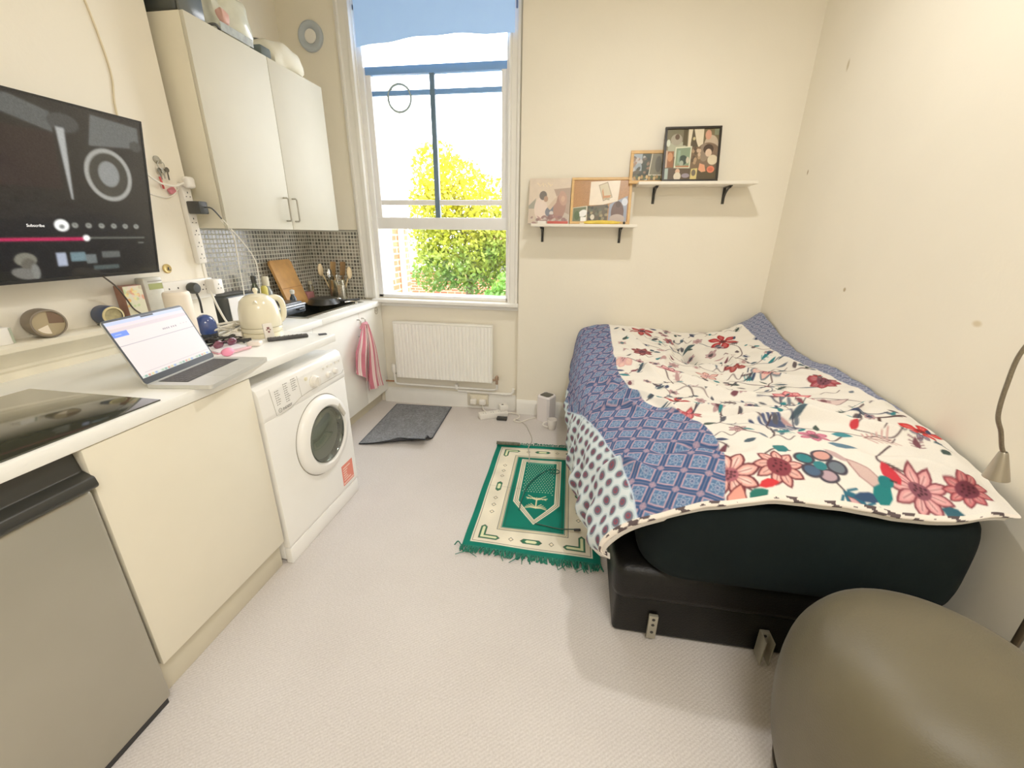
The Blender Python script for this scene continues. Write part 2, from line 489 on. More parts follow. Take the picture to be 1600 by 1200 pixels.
# round plastic vent ring stuck on the pane
b = B(); pts = [(.085 * math.cos(a), 0, .085 * math.sin(a)) for a in np.linspace(0, 2 * PI, 40)]
b.tube([(-1.35 + p[0], YW + .026, 2.325 + p[2]) for p in pts], .008, 8)
for k in range(7):
    zz = -.05 + k * .017
    hw = math.sqrt(max(0, .08 ** 2 - zz * zz))
    if k % 2 == 0: b.box(-1.35 - hw, -1.35 - hw * .2, YW + .027, YW + .029, 2.325 + zz - .002, 2.325 + zz + .002)
ring = b.obj('pane_vent_ring', mat('clear_vent_plastic', (150, 168, 172), rough=.3), win)
# architraves and sill
def arch(name, x0, x1, label):
    b = B(); w = x1 - x0
    prof = [(0, 0), (0, .022), (.12, .034), (.2, .034), (.25, .022), (.62, .022), (.68, .036), (.86, .036), (.92, .02), (1, .016), (1, 0)]
    b.prism([(x0 + w * u, YW - d, WZ0 - .01) for u, d in prof], (0, 0, ZC - WZ0 + .01))
    return struct(b.obj(name, M_paint), label)
arch('trim_1', -1.757, WX0 + .01, 'moulded white architrave left of the window')
arch('trim_2', WX1 - .012, XS - .002, 'narrow white architrave right of the window')
b = B(); b.prism([(-1.66, YW, .89), (-1.66, YW - .075, .89), (-1.66, YW - .085, .897), (-1.66, YW - .085, .914), (-1.66, YW - .078, .921), (-1.66, YW, .921)], (XS - .001 + 1.66, 0, 0))
b.box(-1.66, XS - .002, YW - .03, YW, .86, .89, .004)
struct(b.obj('trim_3', M_paint), 'white window sill')

# roller blind
bl = thing('roller_blind', 'pale blue roller blind covering the top of the sash window', 'blind', (-1.06, YW - .05, 2.66))
g = np.zeros((24, 30, 3))
for j in range(24):
    for i in range(30):
        u = i / 29; v = j / 23
        x = -1.60 + u * 1.085
        zb = 2.625 + .022 * math.sin(PI * min(1, u * .9)) + .004 * math.sin(u * 21) - .02 * (1 - u) ** 3
        z = zb + v * (2.985 - zb)
        g[j, i] = (x, YW - .052 + .006 * math.sin(u * 9 + v * 2) * (1 - v), z)
B().grid(g).obj('blind_fabric', mat('blue_backlit_blind', (168, 204, 248), rough=.8, var=.03, emis=(140, 186, 248), estr=.36), bl)  # flare blue in the colour, emission stands in for daylight through the fabric
B().lathe([(.022, 0), (.022, 1.10)], (-1.61, YW - .06, 2.995), 16, axis=(1, 0, 0)).obj('blind_roller', M_wframe_flare, bl)
B().tube([(-.50, YW - .075, 2.99), (-.498, YW - .075, 2.75)], .006, 8).obj('blind_chain', mat('blue_grey_chain', (96, 120, 170), rough=.4), bl)

# tiled splashback ---------------------------------------------------------------------------
def tile_mat():
    m, nt, b = new_mat('mosaic_tile')
    N, L = nt.nodes, nt.links
    geo = N.new('ShaderNodeNewGeometry'); sp = N.new('ShaderNodeSeparateXYZ'); L.new(geo.outputs['Position'], sp.inputs[0])
    ad = N.new('ShaderNodeMath'); ad.operation = 'ADD'; L.new(sp.outputs['X'], ad.inputs[0]); L.new(sp.outputs['Y'], ad.inputs[1])
    cb = N.new('ShaderNodeCombineXYZ'); L.new(ad.outputs[0], cb.inputs['X']); L.new(sp.outputs['Z'], cb.inputs['Y'])
    br = N.new('ShaderNodeTexBrick'); br.offset = 0; br.squash = 1
    br.inputs['Scale'].default_value = 1; br.inputs['Brick Width'].default_value = .0265; br.inputs['Row Height'].default_value = .0265
    br.inputs['Mortar Size'].default_value = .0034; br.inputs['Mortar Smooth'].default_value = .2
    br.inputs['Color1'].default_value = lin((84, 84, 80)); br.inputs['Color2'].default_value = lin((158, 150, 138)); br.inputs['Mortar'].default_value = lin((216, 214, 200))
    L.new(cb.outputs[0], br.inputs['Vector'])
    L.new(br.outputs['Color'], b.inputs['Base Color'])
    mr = N.new('ShaderNodeMapRange'); mr.inputs['To Min'].default_value = .18; mr.inputs['To Max'].default_value = .7
    L.new(br.outputs['Fac'], mr.inputs['Value']); L.new(mr.outputs['Result'], b.inputs['Roughness'])
    bp = N.new('ShaderNodeBump'); bp.inputs['Strength'].default_value = .5; bp.inputs['Distance'].default_value = .002; bp.invert = True
    L.new(br.outputs['Fac'], bp.inputs['Height']); L.new(bp.outputs['Normal'], b.inputs['Normal'])
    return m
b = B(); b.box(XA, XA + .008, YC + .002, YW - .001, .86, 1.433); b.box(XA + .008, -1.758, YW - .008, YW, .86, 1.433)
struct(b.obj('trim_4', tile_mat()), 'small grey mosaic tile splashback in the kitchen alcove')
b = B(); b.box(XA, XA + .012, YC + .002, YW - .001, 1.433, 1.445); b.box(XA + .008, -1.758, YW - .012, YW, 1.433, 1.445)
struct(b.obj('trim_5', mat('grey_tile_edge', (150, 148, 138), rough=.5)), 'grey edging along the top of the mosaic tiles')

# mantel under the television ----------------------------------------------------------------
y0m, y1m = -.6, 1.62
pr = [(XTV, .905), (XTV + .02, .905), (XTV + .02, .965), (XTV + .03, .975), (XTV + .03, .985), (XTV + .045, 1.0), (XTV + .05, 1.015), (XTV + .07, 1.03), (XTV + .075, 1.035), (XTV + .095, 1.04), (XTV + .1, 1.045), (XTV + .1, 1.06), (XTV + .092, 1.065), (XTV, 1.065)]
struct(B().prism([(x, y0m, z) for x, z in pr], (0, y1m - y0m, 0)).obj('trim_6', mat('mantel_paint', (230, 222, 200), rough=.4, var=.05)), 'cream moulded mantel ledge under the television')

# ------------------------------------------------------------------ kitchen units
# near counter
XF1 = -1.2105
hobtop = .905
b = B(); b.box(XTV, XF1, -1.2, 1.885, .902, HN, .004)
tag(b.obj('worktop', M_worktop), 'near white worktop running over the fridge and washing machine', 'worktop')
# base cabinet with blank panel
ca = thing('base_cabinet', 'cream base cabinet with a plain front between fridge and washing machine', 'cabinet', (-1.5, 1.02, 0))
B().box(-1.86, -1.238, .737, 1.298, .125, .90, .002).obj('carcass', M_side, ca)
B().box(-1.236, -1.216, .735, 1.30, .136, .899, .003).obj('door', M_cream, ca)
B().box(-1.30, -1.25, .735, 1.30, 0, .13, .002).obj('plinth', M_plinth, ca)
# far counter with sink
b = B()
SX0, SX1, SY0, SY1 = -2.08, -1.72, 2.38, 3.06
b.box(XA + .008, -1.606, YC + .004, SY0, .866, hobtop, .003); b.box(XA + .008, -1.606, SY1, YW - .012, .866, hobtop, .003)
b.box(XA + .008, SX0, SY0, SY1, .866, hobtop); b.box(SX1, -1.606, SY0, SY1, .866, hobtop, .003)
tag(b.obj('worktop', M_worktop), 'far white worktop around the sink beneath the mosaic tiles', 'worktop')
sk = thing('kitchen_sink', 'steel inset kitchen sink in the far worktop', 'sink', (-1.9, 2.72, .75))
b = B()
b.box(SX0 - .012, SX1 + .03, SY0 - .012, SY0 + .015, hobtop, hobtop + .005, .001); b.box(SX0 - .012, SX1 + .03, SY1 - .015, SY1 + .012, hobtop, hobtop + .005, .001)
b.box(SX0 - .012, SX0 + .015, SY0, SY1, hobtop, hobtop + .005, .001); b.box(SX1 - .015, SX1 + .03, SY0, SY1, hobtop, hobtop + .005, .001)
b.obj('rim', M_steel, sk)
b = B(); t = .003
b.box(SX0 + .005, SX1 - .005, SY0 + .005, SY1 - .005, .75, .753); b.box(SX0 + .005, SX0 + .008, SY0 + .005, SY1 - .005, .75, hobtop); b.box(SX1 - .008, SX1 - .005, SY0 + .005, SY1 - .005, .75, hobtop)
b.box(SX0 + .005, SX1 - .005, SY0 + .005, SY0 + .008, .75, hobtop); b.box(SX0 + .005, SX1 - .005, SY1 - .008, SY1 - .005, .75, hobtop)
b.obj('basin', mat('dark_steel', (96, 98, 90), rough=.35, metal=.7, var=.1), sk)
M_sinkdoor = mat('white_door_laminate', (244, 242, 234), rough=.45, var=.012)
fc = thing('sink_cabinet', 'white sink cabinet below the window corner with two doors', 'cabinet', (-1.9, 2.62, 0))
B().box(-2.15, -1.648, 2.03, 3.225, .115, .74, .002).obj('carcass', M_side, fc)
B().box(-1.75, -1.70, 1.93, 3.236, 0, .12, .002).obj('plinth', M_plinth, fc)
B().box(-1.646, -1.627, 1.93, 2.297, .12, .863, .002).obj('filler_panel', M_sinkdoor, fc)
def dhandle(b, x, y, z0, z1, out=.03, r=.0045):
    b.tube([(x, y, z0), (x + out * .8, y, z0), (x + out, y, z0 + .006), (x + out, y, z1 - .006), (x + out * .8, y, z1), (x, y, z1)], r, 8)
for (ya, yb, yh, lab) in ((2.30, 2.862, 2.832, None), (2.867, 3.232, 2.898, None)):
    d = B().box(-1.646, -1.627, ya, yb, .12, .863, .002).obj('door', M_sinkdoor, fc)
    b = B(); dhandle(b, -1.628, yh, .685, .812); b.obj('handle', M_steel, d)
    if ya > 2.5:
        b = B(); b.lathe([(.0, 0), (.032, 0), (.032, .0012), (0, .0012)], (-1.627, 3.143, .829), 24, axis=(1, 0, 0))
        st = b.obj('sticker', mat('clear_round_sticker', (222, 218, 206), rough=.3), d); st['label'] = 'round printed sticker'
        b = B(); b.tube([(-1.6255, 3.143 + .026 * math.cos(a), .829 + .026 * math.sin(a)) for a in np.linspace(0, 2 * PI, 28)], .0016, 5)
        b.tube([(-1.6255, 3.143 + .018 * math.cos(a), .829 + .008 * math.sin(3 * a)) for a in np.linspace(0, PI, 14)], .0016, 5)
        b.obj('sticker_print', M_grey_emb, st)

# upper cabinet
uc = thing('wall_cabinet', 'tall white double-door wall cabinet above the tiled splashback', 'cabinet', (-1.97, 2.46, 1.436))
B().box(XA + .001, -1.782, 1.953, 2.962, 1.437, 2.318, .002).obj('carcass', M_side, uc)
for ya, yb, yh in ((1.954, 2.457, 2.41), (2.461, 2.963, 2.488)):
    d = B().box(-1.780, -1.762, ya, yb, 1.437, 2.318, .002).obj('door', M_white, uc)
    b = B(); dhandle(b, -1.763, yh, 1.485, 1.612, .032, .005); b.obj('handle', M_steel, d)

# fridge
fr = thing('fridge', 'silver undercounter fridge with a black top handle', 'fridge', (-1.5, .45, 0))
M_silver = mat('silver_door', (166, 161, 146), rough=.36, metal=.35, var=.05, vscale=3)
B().box(-1.80, -1.275, .165, .728, .0, .898, .006).obj('body', mat('grey_cabinet_body', (72, 70, 66), rough=.5), fr)
B().box(-1.272, -1.205, .16, .722, .022, .795, .012, 3).obj('door', M_silver, fr)
b = B(); b.prism([(-1.30, .158, .798), (-1.196, .158, .798), (-1.190, .158, .806), (-1.196, .158, .83), (-1.235, .158, .838), (-1.240, .158, .897), (-1.30, .158, .897)], (0, .574, 0), .004, 2)
b.obj('handle', mat('black_fridge_handle', (40, 40, 36), rough=.35), fr)
B().box(-1.262, -1.212, .17, .71, .002, .022).obj('kick_plate', M_black, fr)

# hob
NEAR = True
hb = thing('ceramic_hob', 'black glass hob set in the near worktop', 'hob', (-1.57, .76, hobtop))
M_hob = mat('black_ceramic_glass', (46, 47, 36), rough=.09, var=.1, coat=.6)
B().box(-1.835, -1.315, .46, 1.04, hobtop, hobtop + .005, .002).obj('glass_plate', M_hob, hb)
NEAR = False
# washing machine -----------------------------------------------------------------------------
wm = thing('washing_machine', 'white front-loading washing machine under the near worktop', 'washing machine', (-1.48, 1.61, 0))
WX = -1.205
b = B(); b.box(-1.76, WX - .03, 1.316, 1.905, .01, .848, .012, 3); b.obj('body', M_appl, wm)
b = B(); b.prism([(WX - .035, 1.314, .085), (WX - .004, 1.314, .085), (WX, 1.314, .10), (WX, 1.314, .7025), (WX - .035, 1.314, .7025)], (0, .593, 0), .0035, 2)
b.obj('front_panel', M_appl, wm)
b = B(); b.prism([(WX - .035, 1.314, .0), (WX - .002, 1.314, .0), (WX - .002, 1.314, .082), (WX - .035, 1.314, .082)], (0, .593, 0), .005, 2)
b.obj('kick_panel', M_appl, wm)
b = B(); b.prism([(WX - .035, 1.312, .702), (WX - .001, 1.312, .702), (WX + .002, 1.312, .72), (WX - .004, 1.312, .815), (WX - .012, 1.312, .838), (WX - .03, 1.312, .85), (WX - .06, 1.312, .852), (WX - .06, 1.312, .71)], (0, .597, 0), .003, 2)
fa = b.obj('control_fascia', M_appl, wm)
# recessed drawer and fascia outline
fx = lambda z: WX + .002 - .006 * (z - .72) / .095
b = B()
def fline(pts, r=.0012, bb=None):
    (bb or b).tube([(fx(z) + .0012, y, z) for y, z in pts], r, 5)
fline([(1.375, .826), (1.383, .708), (1.41, .705), (1.47, .708), (1.545, .728), (1.60, .733), (1.885, .733), (1.90, .745)])
fline([(1.548, .826), (1.552, .73)], .0008)
b.obj('fascia_seam', mat('grey_seam', (186, 182, 172), rough=.5), fa)
M_ink = mat('grey_ink', (150, 147, 142), rough=.6)
Rx = lambda y, z: Matrix.Translation((fx(z) + .0008, y, z)) @ Matrix(((0, 0, 1, 0), (1, 0, 0, 0), (0, 1, 0, 0), (0, 0, 0, 1)))
for y, z, n in ((1.40, .805, 7), (1.455, .818, 9), (1.505, .822, 6)):
    b = B()
    for k in range(n):
        w = .010 + .014 * random.random()
        zz = z - k * .0095
        b.box(fx(zz) + .0002, fx(zz) + .001, y, y + .005, zz - .002, zz + .002)
        b.box(fx(zz) + .0002, fx(zz) + .001, y + .009, y + .009 + w, zz - .0014, zz + .0014)
    b.obj('programme_print', M_ink, fa)
b = B(); b.text('INDESIT', .0165, Rx(1.425, .716), .0004)
b.tube([(fx(.722) + .0008, 1.409 + .009 * math.cos(a), .722 + .009 * math.sin(a)) for a in np.linspace(0, 2 * PI, 24)], .0009, 5)
b.text('i', .014, Rx(1.4068, .7175), .0004)
b.obj('logo', mat('logo_ink', (128, 126, 124), rough=.5), fa)
b = B()
b.lathe([(.0, 0), (.031, 0), (.031, .004), (.026, .006), (.025, .022), (.022, .026), (0, .027)], (fx(.766), 1.652, .766), 32, axis=(1, 0, 0))
kn = b.obj('programme_knob', M_plastic, fa)
B().box(fx(.766) + .024, fx(.766) + .031, 1.649, 1.655, .744, .788, .002).obj('pointer', M_plastic, kn)
for y in (1.765, 1.825):
    B().lathe([(.0, 0), (.015, 0), (.0145, .012), (.012, .015), (0, .0155)], (fx(.76), y, .762), 24, axis=(1, 0, 0)).obj('dial', M_plastic, fa)
for y in (1.74, 1.775, 1.81, 1.845, 1.878):
    B().lathe([(.0, 0), (.0065, 0), (.006, .004), (0, .005)], (fx(.80), y, .802), 14, axis=(1, 0, 0)).obj('push_button', M_plastic, fa)
B().lathe([(.0, 0), (.009, 0), (.0085, .005), (0, .006)], (fx(.795), 1.602, .795), 16, axis=(1, 0, 0)).obj('start_button', mat('cream_button', (236, 228, 196), rough=.4), fa)
# door
DC = (WX, 1.66, .487)
dr = bpy.data.objects.new('door', None); COL.objects.link(dr); dr.parent = wm; dr.location = Vector(DC) - wm.location
b = B(); b.lathe([(.135, .012), (.142, .03), (.15, .036), (.172, .034), (.19, .022), (.197, .008), (.198, 0), (.198, -.004), (.135, -.004)], DC, 64, axis=(1, 0, 0), caps=False)
b.obj('door_ring', M_appl, dr)
B().lathe([(.1985, .0006), (.2025, .0012), (.2025, .0)], DC, 64, axis=(1, 0, 0), caps=False).obj('door_gap_shade', mat('shadow_gap', (150, 144, 130), rough=.6), wm)  # thin ring on the panel, shade of the groove put into its colour
b = B(); b.lathe([(.137, .02), (.132, .034), (.11, .045), (.06, .052), (0, .054)], DC, 48, axis=(1, 0, 0), caps=False)
b.obj('porthole', glass_mat('porthole_glass', (.40, .43, .38), .10, .02), dr)
b = B(); b.lathe([(.139, .016), (.134, .026), (.128, .018), (.12, -.02), (.11, -.026)], DC, 48, axis=(1, 0, 0), caps=False)
b.obj('porthole_trim', M_chrome, dr)
b = B(); b.lathe([(.125, -.006), (.118, -.012), (.10, -.022), (0, -.026)], DC, 48, axis=(1, 0, 0), caps=False)
b.obj('drum', mat('dark_drum', (48, 56, 46), rough=.25, var=.35, vscale=14), dr)
b = B(); b.box(WX + .026, WX + .036, DC[1] + .118, DC[1] + .142, .52, .61, .004, 2, rot=(.52, 0, 0))
b.obj('door_handle', mat('handle_recess', (196, 192, 180), rough=.35), dr)
b = B(); b.box(WX - .001, WX + .0012, 1.765, 1.87, .115, .235)
stk = b.obj('sticker', mat('salmon_sticker', (232, 128, 108), rough=.4, var=.04), wm); stk['label'] = 'salmon pink promotional sticker'
b = B()
for k in range(6):
    z = .215 - k * .014
    b.box(WX + .0012, WX + .0018, 1.775, 1.80 + .05 * random.random(), z - .003, z + .003)
b.box(WX + .0012, WX + .0018, 1.768, 1.865, .122, .13)
b.obj('sticker_print', mat('pale_print', (246, 206, 192), rough=.5), stk)

# ------------------------------------------------------------------ television
TO = np.array([-1.80, 1.572, 1.255]); TU = np.array([.1, 0, .559]); TU /= np.linalg.norm(TU); TA = np.array([0, -1.0, 0]); TN = np.cross(TA, TU)
if TN[0] < 0: TN = -TN
TW, TH = .968, .568
tvt = thing('television', 'large black wall-mounted television tilted down over the mantel', 'television', (-1.85, 1.09, 1.255))
def tvp(a, u, n=0): return tuple(TO + TA * a + TU * u + TN * n)
b = B(); b.prism([tvp(0, 0, -.04), tvp(TW, 0, -.04), tvp(TW, TH, -.04), tvp(0, TH, -.04)], tuple(TN * .038), .004, 2)
b.obj('casing', M_black, tvt)
b = B()
for (a0, a1, u0, u1) in ((0, TW, 0, .011), (0, TW, TH - .007, TH), (0, .007, 0, TH), (TW - .007, TW, 0, TH)):
    b.prism([tvp(a0, u0, -.003), tvp(a1, u0, -.003), tvp(a1, u1, -.003), tvp(a0, u1, -.003)], tuple(TN * .006))
b.obj('bezel', mat('bezel_black', (30, 30, 30), rough=.3), tvt)
cv = Cv(0, TW, 0, TH, .0024, (24, 24, 22))
# coordinates: x = distance from right edge
sx = cv.X; sy = cv.Y
bgm = np.array([38, 36, 33]) / 255
cv.A[:] = bgm * (0.55 + .65 * np.clip(1 - sx / .75, 0, 1))[..., None] * (0.75 + .4 * (sy / TH))[..., None]
cv.rect(.30, .52, .30, .47, (46, 34, 32), .6)
cv.pol([(.40, .555), (.60, .52), (.60, .48), (.42, .50), (.30, .47), (.30, .53)], (80, 82, 80), .9)
cv.pol([(.18, .55), (.02, .54), (.02, .47), (.20, .45)], (92, 94, 92), .9)
cv.ell(.265, .505, .045, .028, 0, (60, 60, 58)); cv.ell(.035, .475, .022, .018, 0, (66, 66, 62))
cv.pol([(.291, .49), (.266, .49), (.275, .27), (.281, .27)], (150, 152, 150))
cv.ell(.146, .362, .081, .088, 0, (142, 142, 136)); cv.ell(.146, .362, .066, .073, 0, (56, 54, 48))
cv.ell(.146, .366, .036, .043, 0, (120, 122, 120))
cv.ell(.57, .41, .045, .012, .3, (120, 100, 108)); cv.pol([(.53, .33), (.55, .30), (.52, .26), (.51, .28)], (110, 112, 124))
cv.rect(.366, .424, .177, .187, (30, 30, 30))
cv.ell(.326, .184, .022, .020, 0, (236, 238, 236)); cv.ell(.326, .180, .008, .007, 0, (110, 112, 110))
for a in (.286, .243, .2, .157, .115, .073):
    cv.ell(a, .185, .010, .009, 0, (138, 140, 132)); cv.ell(a, .186, .004, .003, 0, (60, 60, 56))
cv.rect(.257, .96, .133, .139, (168, 34, 72)); cv.line([(.96, .1355), (.257, .142)], .0065, (176, 38, 76)); cv.line([(.257, .1425), (.046, .143)], .004, (116, 118, 108))
cv.ell(.257, .142, .0115, .011, 0, (240, 240, 238))
cv.rect(.05, .075, .121, .126, (104, 104, 98))
cv.rect(.33, .36, .048, .094, (150, 158, 176)); cv.rect(.27, .318, .062, .094, (112, 138, 146), .8); cv.rect(.235, .27, .052, .085, (120, 128, 128), .7); cv.rect(.15, .215, .07, .094, (116, 120, 116), .6); cv.rect(.16, .25, .028, .044, (74, 84, 82), .8)
cv.ell(.445, .075, .03, .022, 0, (106, 104, 92)); cv.ell(.44, .05, .02, .03, 0, (84, 80, 70)); cv.ell(.455, .03, .035, .018, .3, (98, 96, 90)); cv.ell(.425, .035, .012, .026, 0, (110, 110, 104))
for _ in range(3):
    cv.A[1:-1, 1:-1] = (cv.A[1:-1, 1:-1] * 2 + cv.A[:-2, 1:-1] + cv.A[2:, 1:-1] + cv.A[1:-1, :-2] + cv.A[1:-1, 2:]) / 6
cv.A += (RNG.random(cv.A.shape[:2] + (1,)) - .5) * .045
M_tv = paint_mat('tv_screen_image', rough=.22, emis=1.1, spec=.35, base=.25, coat=.25)
cvf = lambda X, Y: TO + X[..., None] * TA + Y[..., None] * TU + TN * .0012
scr = flat('screen', cv, cvf, M_tv, tvt)
b = B(); Mt = Matrix.Translation(Vector(tvp(.424, .178, .002))) @ Matrix((( -TA[0], TU[0], TN[0], 0), (-TA[1], TU[1], TN[1], 0), (-TA[2], TU[2], TN[2], 0), (0, 0, 0, 1)))
b.text('Subscribe', .0125, Mt, .0001)
b.obj('caption', mat('caption_white', (230, 230, 230), emis=(225, 225, 225), estr=.7), scr)
b = B(); b.box(-1.899, -1.83, .9, 1.25, 1.38, 1.62, .004); b.obj('wall_bracket', M_black, tvt)

# ------------------------------------------------------------------ laptop
NEAR = True
LO = np.array([-1.468, 1.122, hobtop]); LY = np.array([-.06, .372, 0]); LY /= np.linalg.norm(LY)
LX = np.array([LY[1], -LY[0], 0])        # towards the room
LW, LD = .352, .232
lp = thing('laptop', 'open silver laptop with a pale pink screen on the near worktop', 'laptop', tuple(LO + LY * LW / 2 + LX * .1))
def lpp(a, d, z): return tuple(LO + LY * a + LX * d + np.array([0, 0, z]))
M_alu = mat('silver_aluminium', (206, 206, 200), rough=.38, metal=.35, var=.02)
# rounded base outline
def rrect(w, d, r, n=5):
    out = []
    for cx, cy, a0 in ((w - r, d - r, 0), (r, d - r, 90), (r, r, 180), (w - r, r, 270)):
        for k in range(n + 1):
            a = math.radians(a0 + 90 * k / n); out.append((cx + r * math.cos(a), cy + r * math.sin(a)))
    return out
b = B(); b.prism([lpp(a, d, .001) for a, d in rrect(LW, LD, .014)], (0, 0, .014)); b.obj('base', M_alu, lp, 30)
b = B(); b.prism([lpp(a, d, .0151) for a, d in [(.032, .022), (LW - .032, .022), (LW - .032, .128), (.032, .128)]], (0, 0, .0008)); kb = b.obj('keyboard', M_dark, lp)
b = B()
for r_ in range(6):
    nk = 14 if r_ < 5 else 10
    for k in range(nk):
        w = (LW - .07) / nk
        if r_ == 5 and 3 < k < 7: pass
        a0 = .035 + k * w; d0 = .025 + r_ * .0168
        b.prism([lpp(a0 + .0012, d0, .0158), lpp(a0 + w - .0012, d0, .0158), lpp(a0 + w - .0012, d0 + .0145, .0158), lpp(a0 + .0012, d0 + .0145, .0158)], (0, 0, .0012))
b.obj('keys', mat('dark_keys', (78, 76, 76), rough=.6, var=.2, vscale=60), kb)
b = B(); b.prism([lpp(a, d, .0151) for a, d in [(.105, .140), (LW - .105, .140), (LW - .105, .222), (.105, .222)]], (0, 0, .0004)); b.obj('trackpad', mat('trackpad_grey', (196, 196, 190), rough=.4, metal=.2), lp)
# lid: hinge along d=0, leaning back
tilt = math.radians(112)
LU = LX * math.cos(tilt) + np.array([0, 0, 1.0]) * math.sin(tilt); LN = np.cross(LY, LU)
if LN @ LX < 0: LN = -LN
LH = .236
hin = LO + LX * .004 + np.array([0, 0, .014])
def lid(a, u, n=0): return tuple(hin + LY * a + LU * u + LN * n)
b = B(); b.prism([lid(a, u, -.006) for a, u in rrect(LW, LH, .012)], tuple(LN * .0055)); b.obj('lid', M_alu, lp, 30)
b = B(); b.prism([lid(a, u, -.0004) for a, u in rrect(LW, LH, .012)], tuple(LN * .0012)); bz = b.obj('screen_bezel', mat('screen_bezel', (52, 58, 66), rough=.3), lp, 30)
cv = Cv(0, LW - .012, 0, LH - .030, .0012, (238, 222, 220))
w, h = LW - .012, LH - .030
cv.A[:] = np.array([240, 226, 224]) / 255
cv.rect(0, w, h - .012, h, (196, 208, 240)); cv.rect(0, w, h - .022, h - .012, (232, 218, 226)); cv.rect(0, w, h - .036, h - .024, (218, 202, 208), .8)
cv.rect(0, .06, h - .054, h - .036, (104, 142, 244)); cv.rect(.01, .034, h - .047, h - .044, (170, 190, 250))
cv.rect(.0, w, h - .086, h - .0845, (150, 146, 164)); cv.rect(.02, w, .017, .018, (176, 168, 178))
for x in (.196, .204, .213, .222, .236, .246, .257): cv.rect(x, x + .006, h - .067, h - .0615, (160, 148, 156))
for x in (.285, .30, .315): cv.rect(x, x + .007, h - .062, h - .06, (196, 184, 188))
cv.rect(.15, w, h - .024, h - .0235, (200, 190, 200)); cv.rect(.03, .12, h - .0715, h - .071, (226, 210, 210))
cv.rect(.0, w, 0, .009, (206, 214, 208))
for k in range(22):
    c = [(90, 150, 130), (220, 120, 100), (236, 200, 120), (120, 150, 220), (230, 230, 228), (160, 190, 150)][k % 6]
    cv.rect(.012 + k * .0145, .021 + k * .0145, .0015, .0085, c, .65)
cv.rect(w / 2 - .028, w / 2 + .028, h - .006, h, (50, 56, 66))
flat('screen', cv, lambda X, Y: np.array(hin) + (X[..., None] + .006) * LY + (Y[..., None] + .022) * LU + LN * .0014, paint_mat('laptop_screen_image', rough=.35, emis=.72, base=.35), lp)
NEAR = False
# ------------------------------------------------------------------ things on the mantel and near worktop
MZ = 1.065
# taupe round clock
ck = thing('desk_clock', 'round taupe desk clock on the mantel ledge under the television', 'clock', (-1.845, 1.15, MZ))
ax = (1, -.25, .02); cc = Vector((-1.885, 1.16, MZ + .049))
B().lathe([(.0, 0), (.040, 0), (.047, .008), (.049, .02), (.049, .07), (.047, .078), (.042, .079)], cc, 40, axis=ax, caps=False).obj('case', mat('taupe_plastic', (124, 112, 96), rough=.5), ck)
B().lathe([(.043, .074), (0, .0745)], cc, 40, axis=ax, caps=False).obj('dial', mat('beige_dial', (172, 156, 124), rough=.5), ck)
q = Vector((0, 0, 1)).rotation_difference(Vector(ax).normalized()).to_matrix().to_4x4(); Mck = Matrix.Translation(cc) @ q
def ckp(r, a, d=.0752):
    e1 = Vector((0, 1, 0)); e3 = Vector(ax).normalized(); e2 = Vector((0, 0, 1)); e1 = e2.cross(e3).normalized()
    return tuple(cc + e3 * d + e1 * (r * math.cos(a)) + e2 * (r * math.sin(a)))
B().poly([ckp(0, 0)] + [ckp(.040, a) for a in np.linspace(-.1, 1.5, 10)]).obj('dial_sector', mat('brown_dial', (116, 92, 74), rough=.5), ck, fixn=False)
B().poly([ckp(.006, 4)] + [ckp(.036, a) for a in np.linspace(3.6, 4.7, 8)]).obj('dial_sector', mat('dial_reflection', (240, 226, 206), rough=.5), ck, fixn=False)  # white wedge is a reflection painted on the dial
# navy clock
ck2 = thing('desk_clock', 'small navy desk clock with a gold rimmed face, on the mantel beside the patterned carton', 'clock', (-1.85, 1.36, MZ))
cc = Vector((-1.888, 1.365, MZ + .038))
B().lathe([(0, 0), (.034, 0), (.038, .006), (.038, .066), (.036, .07), (.03, .07)], cc, 32, axis=(1, -.15, 0), caps=False).obj('case', mat('navy_plastic', (52, 66, 96), rough=.45), ck2)
B().lathe([(.031, .067), (.036, .070), (.036, .074), (.030, .075)], cc, 32, axis=(1, -.15, 0), caps=False).obj('bezel', mat('pale_gold', (226, 212, 160), rough=.35, metal=.4), ck2)
B().lathe([(.031, .069), (0, .0695)], cc, 32, axis=(1, -.15, 0), caps=False).obj('dial', mat('gold_dial', (166, 156, 116), rough=.4, var=.25, vscale=60), ck2)
B().box(-1.885, -1.845, 1.335, 1.40, MZ, MZ + .006, .002).obj('foot', M_dark, ck2)
# white box far left
bx = thing('small_box', 'small white box with a grey edge at the far left of the mantel', 'box', (-1.86, 1.026, MZ))
B().box(-1.885, -1.835, 1.0, 1.052, MZ, MZ + .055, .003).obj('box_body', M_plastic, bx)
B().box(-1.8355, -1.834, 1.046, 1.0525, MZ + .002, MZ + .053).obj('edge_strip', mat('sage_grey', (160, 168, 148), rough=.5), bx)
